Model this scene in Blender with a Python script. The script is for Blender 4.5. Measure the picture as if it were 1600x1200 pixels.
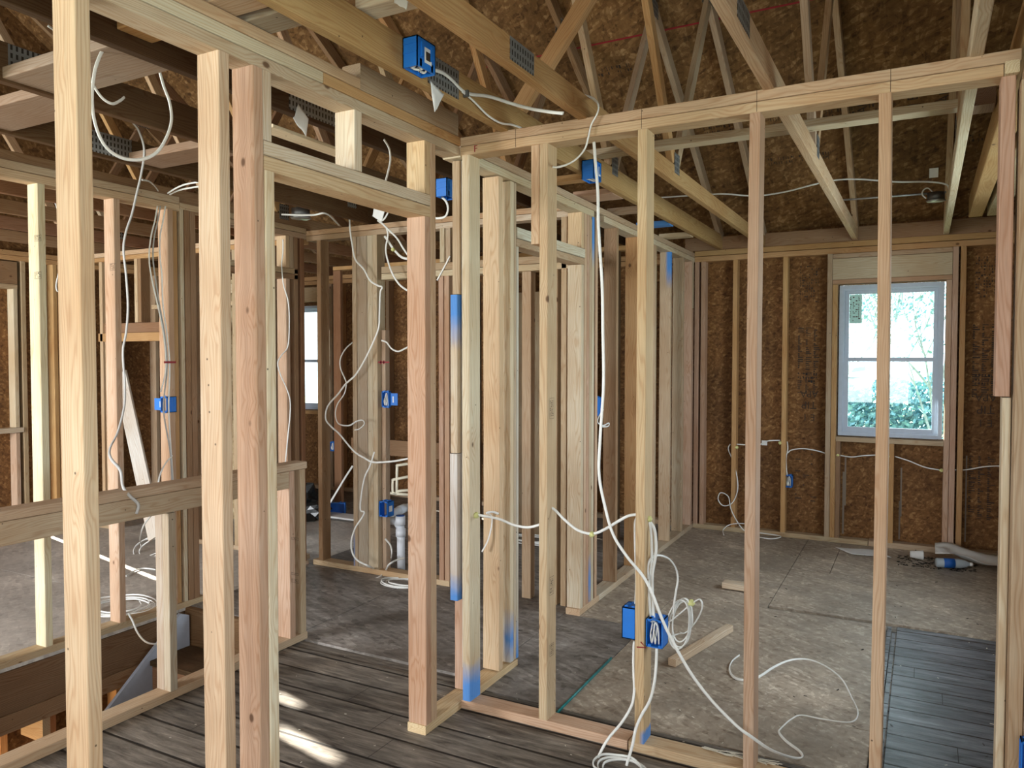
import bpy, bmesh, math, random
from mathutils import Vector, Matrix, noise
random.seed(7)
for o in list(bpy.data.objects): bpy.data.objects.remove(o)
S = bpy.context.scene
COL = S.collection

# ---------------------------------------------------------------- camera
CAM = Vector((1.751, -2.801, 1.518)); F_PX = 1201.3
_y, _p, _r = 0.49229, 0.031795, -0.00054
_f = Vector((-math.sin(_y)*math.cos(_p), math.cos(_y)*math.cos(_p), -math.sin(_p)))
_rt = Vector((math.cos(_y), math.sin(_y), 0)); _dn = _f.cross(_rt)
_c, _s = math.cos(_r), math.sin(_r)
RT, DN = _c*_rt + _s*_dn, -_s*_rt + _c*_dn
cd = bpy.data.cameras.new('camera'); cam = bpy.data.objects.new('camera', cd); COL.objects.link(cam)
cd.sensor_width = 36; cd.lens = 36*F_PX/1600; cd.clip_start = 0.02; cd.clip_end = 300
cam.matrix_world = Matrix(((RT.x, -DN.x, -_f.x, CAM.x), (RT.y, -DN.y, -_f.y, CAM.y), (RT.z, -DN.z, -_f.z, CAM.z), (0, 0, 0, 1)))
S.camera = cam

def at(px, py, ax, v):
    """world point on the plane X/Y/Z = v that the photograph shows at px, py (measuring aid)"""
    d = RT*((px-800)/F_PX) + DN*((py-600)/F_PX) + _f
    return CAM + d*((v-CAM[ax])/d[ax])

# ---------------------------------------------------------------- light and exposure
S.view_settings.view_transform = 'Standard'; S.view_settings.look = 'None'
S.view_settings.gamma = 1; S.view_settings.use_curve_mapping = False
S.view_settings.exposure = 0.2
W = bpy.data.worlds.new('sky'); S.world = W; W.use_nodes = True
wn = W.node_tree; wn.nodes.clear()
wo = wn.nodes.new('ShaderNodeOutputWorld'); wb = wn.nodes.new('ShaderNodeBackground')
wb.inputs[0].default_value = (0.82, 0.93, 1.0, 1); wb.inputs[1].default_value = 3.0
wn.links.new(wb.outputs[0], wo.inputs[0])
def sun(dirv, strength, ang, col):
    l = bpy.data.lights.new('sun', 'SUN'); l.energy = strength; l.angle = math.radians(ang); l.color = col
    o = bpy.data.objects.new('sun', l); COL.objects.link(o); o.location = (-8, 2, 6)
    o.rotation_euler = Vector(dirv).to_track_quat('-Z', 'Y').to_euler(); return o
sun((0.978, -0.205, -0.46), 40, 0.5, (1.0, 0.93, 0.80))
def area(name, loc, aim, sx, sy, watts, col):
    l = bpy.data.lights.new(name, 'AREA'); l.shape = 'RECTANGLE'; l.size = sx; l.size_y = sy; l.energy = watts; l.color = col
    o = bpy.data.objects.new(name, l); COL.objects.link(o); o.location = loc
    o.rotation_euler = (Vector(aim)-Vector(loc)).to_track_quat('-Z', 'Y').to_euler(); return o
area('daylight_south_windows', (-1.0, -4.9, 1.5), (-1.0, 0, 1.4), 5.0, 1.7, 100, (1.0, 0.965, 0.90))
area('daylight_bedroom_east_window', (2.95, 1.6, 1.5), (0.0, 1.5, 1.0), 1.5, 1.3, 46, (0.78, 0.91, 1.0))
area('daylight_east_window', (2.55, -3.0, 1.6), (0.4, -1.6, 1.3), 1.3, 1.4, 50, (0.88, 0.97, 1.0))
area('daylight_left_room_window', (-3.6, -4.9, 1.5), (-3.8, 0, 0.9), 1.6, 1.5, 320, (0.92, 0.96, 1.0))
_b = bpy.data.lights.new('lower_floor_bulb', 'POINT'); _b.energy = 42; _b.color = (1.0, 0.70, 0.42); _b.shadow_soft_size = 0.06
_o = bpy.data.objects.new('lower_floor_bulb', _b); COL.objects.link(_o); _o.location = (-2.40, -0.95, -1.2)

# ---------------------------------------------------------------- materials
def nt(name):
    m = bpy.data.materials.new(name); m.use_nodes = True; n = m.node_tree; n.nodes.clear()
    out = n.nodes.new('ShaderNodeOutputMaterial'); b = n.nodes.new('ShaderNodeBsdfPrincipled'); n.links.new(b.outputs[0], out.inputs[0])
    return m, n, b, out
def N(n, t, **kw):
    x = n.nodes.new(t)
    for k, v in kw.items(): setattr(x, k, v)
    return x
def L(n, a, b): n.links.new(a, b)
def math_(n, op, a, b=None, c=None, clamp=False):
    x = n.nodes.new('ShaderNodeMath'); x.operation = op; x.use_clamp = clamp
    for i, v in enumerate((a, b, c)):
        if v is None: continue
        if isinstance(v, (int, float)): x.inputs[i].default_value = v
        else: n.links.new(v, x.inputs[i])
    return x.outputs[0]
def ramp(n, fac, stops):
    r = n.nodes.new('ShaderNodeValToRGB'); e = r.color_ramp.elements
    while len(e) < len(stops): e.new(0.5)
    for i, (p, c) in enumerate(stops):
        e[i].position = p; e[i].color = (c, c, c, 1) if isinstance(c, (int, float)) else (*c, 1)
    n.links.new(fac, r.inputs[0]); return r.outputs[0]
def mix(n, fac, a, b, mode='MIX'):
    x = n.nodes.new('ShaderNodeMix'); x.data_type = 'RGBA'; x.blend_type = mode
    for sock, v in ((x.inputs[0], fac), (x.inputs[6], a), (x.inputs[7], b)):
        if isinstance(v, (int, float)): sock.default_value = v
        elif isinstance(v, tuple): sock.default_value = (*v, 1) if len(v) == 3 else v
        else: n.links.new(v, sock)
    return x.outputs[2]
def vmath(n, op, a, b):
    x = n.nodes.new('ShaderNodeVectorMath'); x.operation = op
    for i, v in enumerate((a, b)):
        if isinstance(v, tuple): x.inputs[i].default_value = v
        else: n.links.new(v, x.inputs[i])
    return x.outputs[0]

def lumber(name, rough=0.75, knots=1.0, grain=1.0, paint=None):
    """sawn softwood, length along local Z, hue from the object's own colour"""
    m, n, b, out = nt(name)
    tc = N(n, 'ShaderNodeTexCoord'); oi = N(n, 'ShaderNodeObjectInfo')
    rnd = math_(n, 'MULTIPLY', oi.outputs['Random'], 37.0)
    cmb = N(n, 'ShaderNodeCombineXYZ')
    for i in range(3): L(n, math_(n, 'MULTIPLY', rnd, (1.0, 1.7, 2.3)[i]), cmb.inputs[i])
    p = vmath(n, 'ADD', tc.outputs['Object'], cmb.outputs[0])
    # knots
    kp = vmath(n, 'MULTIPLY', p, (6.5, 6.5, 4.2))
    vo = N(n, 'ShaderNodeTexVoronoi'); vo.inputs['Scale'].default_value = 1.0; vo.inputs['Randomness'].default_value = 1.0; L(n, kp, vo.inputs['Vector'])
    d = vo.outputs['Distance']
    ks = N(n, 'ShaderNodeSeparateColor'); L(n, vo.outputs['Color'], ks.inputs[0])
    keep = math_(n, 'LESS_THAN', ks.outputs[0], 0.68)
    kmask = math_(n, 'MULTIPLY', keep, ramp(n, d, [(0.0, 1.0), (0.045, 0.95), (0.075, 0.0)]))
    halo = math_(n, 'MULTIPLY', keep, ramp(n, d, [(0.0, 1.0), (0.10, 0.6), (0.34, 0.0)]))
    v2 = N(n, 'ShaderNodeTexVoronoi'); v2.inputs['Scale'].default_value = 13.0; L(n, p, v2.inputs['Vector'])
    specks = ramp(n, v2.outputs['Distance'], [(0.0, 1.0), (0.035, 1.0), (0.05, 0.0)])
    # grain: rings across, warped along the length and round the knots
    gp = vmath(n, 'MULTIPLY', p, (1.0, 1.0, 0.11))
    nz = N(n, 'ShaderNodeTexNoise'); nz.inputs['Scale'].default_value = 14; nz.inputs['Detail'].default_value = 2; L(n, gp, nz.inputs['Vector'])
    sx = N(n, 'ShaderNodeSeparateXYZ'); L(n, p, sx.inputs[0])
    r0 = math_(n, 'ADD', math_(n, 'MULTIPLY', sx.outputs[0], 0.8), math_(n, 'MULTIPLY', sx.outputs[1], 1.0))
    r1 = math_(n, 'ADD', r0, math_(n, 'MULTIPLY', nz.outputs[0], 0.11))
    r2 = math_(n, 'ADD', r1, math_(n, 'MULTIPLY', halo, 0.030))
    ring = math_(n, 'SINE', math_(n, 'MULTIPLY', r2, 620.0))
    ringc = ramp(n, math_(n, 'MULTIPLY_ADD', ring, 0.5, 0.5), [(0.0, (0.80, 0.66, 0.55)), (0.30, (0.96, 0.91, 0.86)), (1.0, (1.04, 1.04, 1.04))])
    fp = vmath(n, 'MULTIPLY', p, (1.0, 1.0, 0.03))
    fz = N(n, 'ShaderNodeTexNoise'); fz.inputs['Scale'].default_value = 300; fz.inputs['Detail'].default_value = 3; L(n, fp, fz.inputs['Vector'])
    fine = ramp(n, fz.outputs[0], [(0.25, 0.86), (0.7, 1.06)])
    bz = N(n, 'ShaderNodeTexNoise'); bz.inputs['Scale'].default_value = 2.3; bz.inputs['Detail'].default_value = 3; L(n, p, bz.inputs['Vector'])
    blot = ramp(n, bz.outputs[0], [(0.32, (0.90, 0.80, 0.71)), (0.68, (1.06, 1.07, 1.08))])
    c = mix(n, 0.62*grain if grain <= 1.2 else 1.0, oi.outputs['Color'], ringc, 'MULTIPLY')
    c = mix(n, 1.0, c, fine, 'MULTIPLY'); c = mix(n, 1.0, c, blot, 'MULTIPLY')
    c = mix(n, math_(n, 'MULTIPLY', halo, 0.22*knots), c, (0.42, 0.20, 0.09))
    c = mix(n, math_(n, 'MULTIPLY', kmask, 0.9*knots), c, (0.10, 0.045, 0.02)); c = mix(n, math_(n, 'MULTIPLY', specks, 0.8), c, (0.06, 0.035, 0.02))
    if paint:
        # sprayed layout paint near one height of the board: (z0, z1, axis, sign) in object space
        z0, z1, fade, ax, sg = paint
        so = N(n, 'ShaderNodeSeparateXYZ'); L(n, tc.outputs['Object'], so.inputs[0])
        pn = N(n, 'ShaderNodeTexNoise'); pn.inputs['Scale'].default_value = 22; L(n, tc.outputs['Object'], pn.inputs['Vector'])
        zz = math_(n, 'ADD', so.outputs[2], math_(n, 'MULTIPLY_ADD', pn.outputs[0], 0.05, -0.025))
        up = math_(n, 'DIVIDE', math_(n, 'SUBTRACT', zz, z0), fade, clamp=True)
        dn = math_(n, 'DIVIDE', math_(n, 'SUBTRACT', z1, zz), fade, clamp=True)
        mk = math_(n, 'MULTIPLY', up, dn)
        if ax is not None:
            side = math_(n, 'DIVIDE', math_(n, 'ADD', math_(n, 'MULTIPLY', so.outputs[ax], sg), 0.0), 0.02, clamp=True)
            mk = math_(n, 'MULTIPLY', mk, side)
        c = mix(n, math_(n, 'MULTIPLY', mk, 0.85), c, (0.016, 0.23, 0.66))
    L(n, c, b.inputs['Base Color']); b.inputs['Roughness'].default_value = rough; b.inputs['Specular IOR Level'].default_value = 0.25
    bp = N(n, 'ShaderNodeBump'); bp.inputs['Strength'].default_value = 0.25; bp.inputs['Distance'].default_value = 0.002
    L(n, fine, bp.inputs['Height']); L(n, bp.outputs[0], b.inputs['Normal'])
    return m

def osb(name, cols, rough=0.8, stretch=(1, 1, 1), scale=1.0, dirt=None):
    m, n, b, out = nt(name)
    tc = N(n, 'ShaderNodeTexCoord'); p = vmath(n, 'MULTIPLY', tc.outputs['Object'], stretch)
    nz = N(n, 'ShaderNodeTexNoise'); nz.inputs['Scale'].default_value = 7*scale; nz.inputs['Detail'].default_value = 2; L(n, p, nz.inputs['Vector'])
    warp = vmath(n, 'MULTIPLY', vmath(n, 'SUBTRACT', nz.outputs['Color'], (0.5, 0.5, 0.5)), (0.06, 0.06, 0.06))
    q = vmath(n, 'ADD', p, warp)
    acc = None
    for k, (rot, st, w) in enumerate((((0.0, 0.0, 0.55), (11, 48, 48), 1.0), ((0.0, 0.0, -0.75), (13, 60, 60), 0.5), ((0.0, 0.9, 0.1), (12, 52, 52), 0.5), ((0.3, 1.5, 1.2), (14, 64, 64), 0.4))):
        mp = N(n, 'ShaderNodeMapping'); mp.inputs['Rotation'].default_value = rot; mp.inputs['Scale'].default_value = (1, 1, 1); L(n, q, mp.inputs['Vector'])
        v = N(n, 'ShaderNodeTexVoronoi'); v.inputs['Scale'].default_value = 1.0; L(n, vmath(n, 'MULTIPLY', mp.outputs[0], tuple(s*scale for s in st)), v.inputs['Vector'])
        sp = N(n, 'ShaderNodeSeparateColor'); L(n, v.outputs['Color'], sp.inputs[0])
        acc = sp.outputs[0] if acc is None else math_(n, 'ADD', math_(n, 'MULTIPLY', acc, 1-w*0.6), math_(n, 'MULTIPLY', sp.outputs[0], w*0.6))
    c = ramp(n, acc, [(0.12, cols[0]), (0.38, cols[1]), (0.62, cols[2]), (0.92, cols[3])])
    bz = N(n, 'ShaderNodeTexNoise'); bz.inputs['Scale'].default_value = 1.7; bz.inputs['Detail'].default_value = 5; L(n, p, bz.inputs['Vector'])
    c = mix(n, 1.0, c, ramp(n, bz.outputs[0], [(0.35, 0.72), (0.65, 1.12)]), 'MULTIPLY')
    if dirt:
        dz = N(n, 'ShaderNodeTexNoise'); dz.inputs['Scale'].default_value = 3.1; dz.inputs['Detail'].default_value = 7; dz.inputs['Roughness'].default_value = 0.7
        L(n, vmath(n, 'ADD', p, (3.1, 5.2, 1.0)), dz.inputs['Vector'])
        c = mix(n, math_(n, 'MULTIPLY', ramp(n, dz.outputs[0], [(0.42, 0.0), (0.66, 1.0)]), 0.65), c, dirt)
    L(n, c, b.inputs['Base Color']); b.inputs['Roughness'].default_value = rough; b.inputs['Specular IOR Level'].default_value = 0.3
    bp = N(n, 'ShaderNodeBump'); bp.inputs['Strength'].default_value = 0.3; bp.inputs['Distance'].default_value = 0.002
    L(n, acc, bp.inputs['Height']); L(n, bp.outputs[0], b.inputs['Normal'])
    return m

def planks(name, cols, width=0.172, rough=0.62, gap=0.03, rnd=1.0, seam=0.9):
    """old softwood boards running along X with dark joints"""
    m, n, b, out = nt(name)
    tc = N(n, 'ShaderNodeTexCoord'); s = N(n, 'ShaderNodeSeparateXYZ'); L(n, tc.outputs['Object'], s.inputs[0])
    wz = N(n, 'ShaderNodeTexNoise'); wz.inputs['Scale'].default_value = 1.2; L(n, tc.outputs['Object'], wz.inputs['Vector'])
    yy = math_(n, 'ADD', s.outputs[1], math_(n, 'MULTIPLY', wz.outputs[0], 0.010))
    yi = math_(n, 'DIVIDE', yy, width); fl = math_(n, 'FLOOR', yi); fr = math_(n, 'SUBTRACT', yi, fl)
    wn_ = N(n, 'ShaderNodeTexWhiteNoise', noise_dimensions='1D'); L(n, fl, wn_.inputs['W'])
    # butt joints
    xs = math_(n, 'DIVIDE', math_(n, 'ADD', s.outputs[0], math_(n, 'MULTIPLY', wn_.outputs['Value'], 3.0)), 1.9)
    xf = math_(n, 'FRACT', xs)
    joint = math_(n, 'LESS_THAN', xf, 0.0016)
    cv = N(n, 'ShaderNodeCombineXYZ'); L(n, math_(n, 'ADD', s.outputs[0], math_(n, 'MULTIPLY', wn_.outputs['Value'], 31)), cv.inputs[0]); L(n, s.outputs[1], cv.inputs[1]); L(n, math_(n, 'MULTIPLY', wn_.outputs['Value'], 9), cv.inputs[2])
    g = N(n, 'ShaderNodeTexNoise'); g.inputs['Scale'].default_value = 6; g.inputs['Detail'].default_value = 8; g.inputs['Roughness'].default_value = 0.68; g.inputs['Distortion'].default_value = 0.5
    L(n, vmath(n, 'MULTIPLY', cv.outputs[0], (0.7, 5.0, 1.0)), g.inputs['Vector'])
    g2 = N(n, 'ShaderNodeTexNoise'); g2.inputs['Scale'].default_value = 60; g2.inputs['Detail'].default_value = 4
    L(n, vmath(n, 'MULTIPLY', cv.outputs[0], (0.07, 3.2, 1.0)), g2.inputs['Vector'])
    a = math_(n, 'ADD', math_(n, 'MULTIPLY', g.outputs[0], 0.85), math_(n, 'MULTIPLY', g2.outputs[0], 0.15))
    c = ramp(n, a, [(0.34, cols[0]), (0.46, cols[1]), (0.58, cols[2]), (0.70, cols[3])])
    c = mix(n, 0.8*rnd, c, ramp(n, wn_.outputs['Value'], [(0, 0.62), (1, 1.22)]), 'MULTIPLY')
    edge = math_(n, 'MINIMUM', fr, math_(n, 'SUBTRACT', 1.0, fr))
    em = math_(n, 'MAXIMUM', ramp(n, edge, [(0.0, 1.0), (gap*0.6, 1.0), (gap, 0.0)]), joint)
    st = N(n, 'ShaderNodeTexNoise'); st.inputs['Scale'].default_value = 1.5; st.inputs['Detail'].default_value = 6; L(n, tc.outputs['Object'], st.inputs['Vector'])
    c = mix(n, 1.0, c, ramp(n, st.outputs[0], [(0.36, 0.55), (0.6, 1.1)]), 'MULTIPLY')
    c = mix(n, math_(n, 'MULTIPLY', em, seam), c, (0.008, 0.006, 0.005))
    L(n, c, b.inputs['Base Color']); b.inputs['Roughness'].default_value = rough; b.inputs['Specular IOR Level'].default_value = 0.4
    bp = N(n, 'ShaderNodeBump'); bp.inputs['Strength'].default_value = 0.5; bp.inputs['Distance'].default_value = 0.004
    L(n, math_(n, 'SUBTRACT', a, em), bp.inputs['Height']); L(n, bp.outputs[0], b.inputs['Normal'])
    return m

def plain(name, col, rough=0.5, metal=0.0, spec=0.5, noise_amt=0.0, alpha=None, emit=None):
    m, n, b, out = nt(name)
    b.inputs['Base Color'].default_value = (*col, 1); b.inputs['Roughness'].default_value = rough
    b.inputs['Metallic'].default_value = metal; b.inputs['Specular IOR Level'].default_value = spec
    tc = N(n, 'ShaderNodeTexCoord'); nz = N(n, 'ShaderNodeTexNoise'); nz.inputs['Scale'].default_value = 30; nz.inputs['Detail'].default_value = 4; L(n, tc.outputs['Object'], nz.inputs['Vector'])
    k = max(noise_amt, 0.04)
    L(n, mix(n, 1.0, col, ramp(n, nz.outputs[0], [(0.3, 1-k), (0.7, 1+k)]), 'MULTIPLY'), b.inputs['Base Color'])
    return m

M = {}
M['wood'] = lumber('sawn_softwood')
M['wood_clear'] = lumber('sawn_softwood_clear', knots=0.35)
M['wood_old'] = lumber('rough_sawn_joist', rough=0.85, knots=0.5, grain=1.5)
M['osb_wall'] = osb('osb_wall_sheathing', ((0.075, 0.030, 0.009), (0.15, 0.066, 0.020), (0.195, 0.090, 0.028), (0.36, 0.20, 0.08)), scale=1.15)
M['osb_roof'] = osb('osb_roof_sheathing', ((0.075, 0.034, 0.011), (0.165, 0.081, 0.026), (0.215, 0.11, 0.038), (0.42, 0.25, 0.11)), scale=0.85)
M['osb_floor'] = osb('osb_floor_sheathing', ((0.22, 0.165, 0.12), (0.37, 0.30, 0.23), (0.43, 0.355, 0.275), (0.72, 0.63, 0.51)), rough=0.48, scale=0.95, dirt=(0.22, 0.185, 0.15))
M['osb_floor_grey'] = osb('osb_floor_daylit', ((0.34, 0.30, 0.26), (0.48, 0.43, 0.38), (0.54, 0.49, 0.43), (0.70, 0.64, 0.57)), rough=0.5, scale=0.8, dirt=(0.33, 0.30, 0.27))  # lighter copy of the floor sheets, left room daylight put into the colour
M['osb_floor_old'] = osb('osb_floor_worn', ((0.10, 0.088, 0.078), (0.22, 0.195, 0.175), (0.29, 0.26, 0.235), (0.45, 0.41, 0.37)), rough=0.55, scale=0.9, stretch=(0.6, 1, 1), dirt=(0.085, 0.07, 0.055))
M['planks'] = planks('old_floor_boards', ((0.055, 0.044, 0.036), (0.17, 0.145, 0.12), (0.30, 0.26, 0.215), (0.58, 0.50, 0.41)), gap=0.045, seam=0.97)
M['planks_grey'] = planks('grey_floor_boards', ((0.06, 0.062, 0.066), (0.14, 0.148, 0.16), (0.21, 0.22, 0.24), (0.36, 0.37, 0.40)), width=0.128, rough=0.27, gap=0.040, rnd=0.6, seam=0.97)
M['cable'] = plain('white_cable_jacket', (0.80, 0.80, 0.76), 0.4)
M['cable_grey'] = plain('grey_cable_jacket', (0.42, 0.41, 0.39), 0.5)
M['blue'] = plain('blue_plastic', (0.012, 0.17, 0.62), 0.42)
M['blue_in'] = plain('blue_plastic_dark', (0.008, 0.10, 0.42), 0.5)  # darker copy of the blue, used as shade inside the boxes
M['white_sticker'] = plain('white_sticker', (0.85, 0.85, 0.83), 0.5)
M['ink'] = plain('black_ink', (0.02, 0.015, 0.012), 0.8)
M['ink_soft'] = plain('faded_ink', (0.045, 0.026, 0.014), 0.85)
M['red'] = plain('red_marker', (0.28, 0.012, 0.02), 0.6)
M['foam'] = plain('yellow_foam', (0.62, 0.62, 0.26), 0.8, noise_amt=0.15)
M['steel'] = plain('galvanised_steel', (0.42, 0.43, 0.43), 0.42, 0.85, noise_amt=0.2)
M['steel_dark'] = plain('dull_steel', (0.16, 0.16, 0.16), 0.5, 0.8, noise_amt=0.2)
M['pvc'] = plain('white_pvc', (0.78, 0.82, 0.88), 0.35)
M['cpvc'] = plain('cream_cpvc', (0.80, 0.74, 0.58), 0.4)
M['vinyl'] = plain('white_vinyl', (0.46, 0.53, 0.63), 0.4)
M['paper'] = plain('white_paper', (0.72, 0.72, 0.70), 0.7)
M['bag'] = plain('black_film', (0.012, 0.014, 0.014), 0.25)
M['teal'] = plain('teal_strip', (0.015, 0.16, 0.16), 0.4, noise_amt=0.3)
M['grey_paint'] = plain('grey_blue_painted_board', (0.42, 0.46, 0.54), 0.55, noise_amt=0.05)
M['dark'] = plain('dark_scrap', (0.02, 0.018, 0.016), 0.8)
M['dust'] = plain('pale_sawdust', (0.62, 0.58, 0.48), 0.9)
M['copper'] = plain('bare_copper', (0.45, 0.18, 0.08), 0.4, 0.7)

# ---------------------------------------------------------------- builders
def tag(o, label=None, cat=None, group=None, kind=None):
    if label: o['label'] = label
    if cat: o['category'] = cat
    if group: o['group'] = group
    if kind: o['kind'] = kind
    return o
def root(name, loc=(0, 0, 0), label=None, cat=None, group=None, kind=None):
    o = bpy.data.objects.new(name, None); COL.objects.link(o); o.location = loc; o.empty_display_size = 0.1
    return tag(o, label, cat, group, kind)
def link(name, me, mat, parent=None):
    o = bpy.data.objects.new(name, me); COL.objects.link(o)
    if mat is not None: me.materials.append(mat)
    if parent is not None: o.parent = parent
    return o
def wloc(o):
    v = Vector(o.location)
    while o.parent is not None: o = o.parent; v += Vector(o.location)
    return v
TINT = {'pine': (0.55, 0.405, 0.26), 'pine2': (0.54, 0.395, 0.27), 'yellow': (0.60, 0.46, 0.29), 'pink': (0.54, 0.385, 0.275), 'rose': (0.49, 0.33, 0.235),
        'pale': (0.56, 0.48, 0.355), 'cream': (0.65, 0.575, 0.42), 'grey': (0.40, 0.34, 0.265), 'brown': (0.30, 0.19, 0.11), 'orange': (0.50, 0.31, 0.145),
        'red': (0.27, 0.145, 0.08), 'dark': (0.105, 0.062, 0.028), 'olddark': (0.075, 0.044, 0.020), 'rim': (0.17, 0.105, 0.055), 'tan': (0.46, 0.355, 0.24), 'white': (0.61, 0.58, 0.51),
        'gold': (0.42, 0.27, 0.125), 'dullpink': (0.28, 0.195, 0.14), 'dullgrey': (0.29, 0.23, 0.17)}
def bevel_box(sx, sy, sz, bev=0.004, crown=0.0):
    bm = bmesh.new(); bmesh.ops.create_cube(bm, size=1)
    bmesh.ops.scale(bm, vec=(sx, sy, sz), verts=bm.verts)
    if bev:
        ed = [e for e in bm.edges if abs((e.verts[0].co-e.verts[1].co).z) > sz*0.5]
        bmesh.ops.bevel(bm, geom=ed, offset=bev, segments=2, affect='EDGES', profile=0.5)
    return bm
_mesh_n = [0]
def board(name, p0, p1, w, t, wdir, tint='pine', mat='wood', parent=None, bev=0.0038, bow=0.0):
    """a board from p0 to p1 (centre line); w across along wdir, t the other way"""
    p0, p1 = Vector(p0), Vector(p1); d = p1-p0; ln = d.length; z = d.normalized()
    x = Vector(wdir); x = (x - z*x.dot(z)).normalized(); y = z.cross(x)
    bm = bevel_box(w, t, ln, bev)
    if bow:
        r = bmesh.ops.bisect_plane
        for k in range(1, 6):
            g = bm.verts[:]+bm.edges[:]+bm.faces[:]
            r(bm, geom=g, plane_co=(0, 0, ln*(k/6-0.5)), plane_no=(0, 0, 1))
        for v in bm.verts:
            u = v.co.z/ln+0.5; v.co.x += bow*math.sin(math.pi*u); v.co.y += bow*0.5*math.sin(math.pi*u*1.3)
    me = bpy.data.meshes.new(name); bm.to_mesh(me); bm.free()
    o = link(name, me, M[mat] if isinstance(mat, str) else mat, parent)
    c = (p0+p1)/2 - (wloc(parent) if parent is not None else Vector())
    o.matrix_local = Matrix(((x.x, y.x, z.x, c.x), (x.y, y.y, z.y, c.y), (x.z, y.z, z.z, c.z), (0, 0, 0, 1)))
    tc = TINT[tint] if isinstance(tint, str) else tint
    j = random.uniform(0.93, 1.07)
    o.color = (min(tc[0]*j, 0.9), min(tc[1]*j*random.uniform(0.97, 1.03), 0.9), min(tc[2]*j*random.uniform(0.95, 1.05), 0.9), 1)
    return o
def bx(name, x0, x1, y0, y1, z0, z1, tint='pine', mat='wood', parent=None, **kw):
    """axis-aligned board given by its extents, grain along the longest side"""
    s = (x1-x0, y1-y0, z1-z0); c = ((x0+x1)/2, (y0+y1)/2, (z0+z1)/2); a = max(range(3), key=lambda i: s[i])
    p0, p1 = list(c), list(c); p0[a] -= s[a]/2; p1[a] += s[a]/2
    wa = {0: 1, 1: 0, 2: 0}[a]; wd = [0, 0, 0]; wd[wa] = 1; ta = 3-a-wa
    return board(name, p0, p1, s[wa], s[ta], wd, tint, mat, parent, **kw)
def boxes(name, lst, mat, parent=None, bev=0.0):
    """several boxes that belong to ONE piece, as one mesh"""
    base = wloc(parent) if parent is not None else Vector()
    bm = bmesh.new()
    for x0, x1, y0, y1, z0, z1 in lst:
        r = bmesh.ops.create_cube(bm, size=1)
        for v in r['verts']: v.co = Vector(((x0+x1)/2+v.co.x*(x1-x0), (y0+y1)/2+v.co.y*(y1-y0), (z0+z1)/2+v.co.z*(z1-z0)))-base
    if bev: bmesh.ops.bevel(bm, geom=bm.edges[:], offset=bev, segments=2, affect='EDGES')
    me = bpy.data.meshes.new(name); bm.to_mesh(me); bm.free()
    return link(name, me, M[mat] if isinstance(mat, str) else mat, parent)
def poly(name, verts, faces, mat, parent=None, thick=0.0):
    base = wloc(parent) if parent is not None else Vector()
    me = bpy.data.meshes.new(name); me.from_pydata([tuple(Vector(v)-base) for v in verts], [], faces); me.update()
    o = link(name, me, M[mat] if isinstance(mat, str) else mat, parent)
    if thick:
        sm = o.modifiers.new('thickness', 'SOLIDIFY'); sm.thickness = thick; sm.offset = 0
    return o
def spline(pts, sub=6, closed=False):
    pts = [Vector(p) for p in pts]; out = []
    n = len(pts)
    for i in range(n-1):
        a, b_, c, d = pts[max(i-1, 0)], pts[i], pts[i+1], pts[min(i+2, n-1)]
        for k in range(sub):
            t = k/sub; t2, t3 = t*t, t*t*t
            out.append(0.5*((2*b_)+(c-a)*t+(2*a-5*b_+4*c-d)*t2+(3*b_-3*c+d-a)*t3))
    out.append(pts[-1]); return out
def tube(name, pts, mat, parent=None, rw=0.0055, rt=0.003, sub=6, seg=8, hint=(0, 0, 1), twist=0.0, smooth=True):
    """an oval cable (or round pipe) swept along a curve"""
    base = wloc(parent) if parent is not None else Vector()
    P = spline(pts, sub) if sub > 1 else [Vector(p) for p in pts]
    bm = bmesh.new(); rings = []; nrm = None
    for i, p in enumerate(P):
        t = (P[min(i+1, len(P)-1)]-P[max(i-1, 0)])
        if t.length < 1e-9: t = Vector((0, 0, 1))
        t.normalize()
        if nrm is None:
            h = Vector(hint); nrm = h - t*h.dot(t)
            if nrm.length < 0.05: h = Vector((1, 0.2, 0)); nrm = h - t*h.dot(t)
        else: nrm = nrm - t*nrm.dot(t)
        nrm.normalize(); bn = t.cross(nrm); an = twist*i/max(len(P)-1, 1)
        u = nrm*math.cos(an)+bn*math.sin(an); v = -nrm*math.sin(an)+bn*math.cos(an)
        rings.append([bm.verts.new(p-base+u*(rw*math.cos(2*math.pi*k/seg))+v*(rt*math.sin(2*math.pi*k/seg))) for k in range(seg)])
    for a, b_ in zip(rings, rings[1:]):
        for k in range(seg): bm.faces.new((a[k], a[(k+1) % seg], b_[(k+1) % seg], b_[k]))
    bm.faces.new(rings[0][::-1]); bm.faces.new(rings[-1])
    bmesh.ops.recalc_face_normals(bm, faces=bm.faces)
    for f in bm.faces: f.smooth = smooth
    me = bpy.data.meshes.new(name); bm.to_mesh(me); bm.free()
    return link(name, me, M[mat], parent)
def cyl(name, p0, p1, r, mat, parent=None, seg=20, r2=None):
    return tube(name, [p0, p1], mat, parent, r, r, 1, seg)
def merge(name, objs, parent=None):
    """join finished pieces of one thing into one mesh"""
    bm = bmesh.new(); mats = []
    base = wloc(parent) if parent is not None else Vector()
    for o in objs:
        me = o.data.copy(); me.transform(o.matrix_basis)
        off = len(mats)
        for mt in o.data.materials: mats.append(mt)
        for p in me.polygons: p.material_index += off
        bm.from_mesh(me)
    me = bpy.data.meshes.new(name); bm.to_mesh(me); bm.free()
    for mt in mats: me.materials.append(mt)
    for o in objs: bpy.data.objects.remove(o)
    o = bpy.data.objects.new(name, me); COL.objects.link(o); o.parent = parent
    return o
def fz(y): return 0.016*max(y, 0.0)
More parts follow.
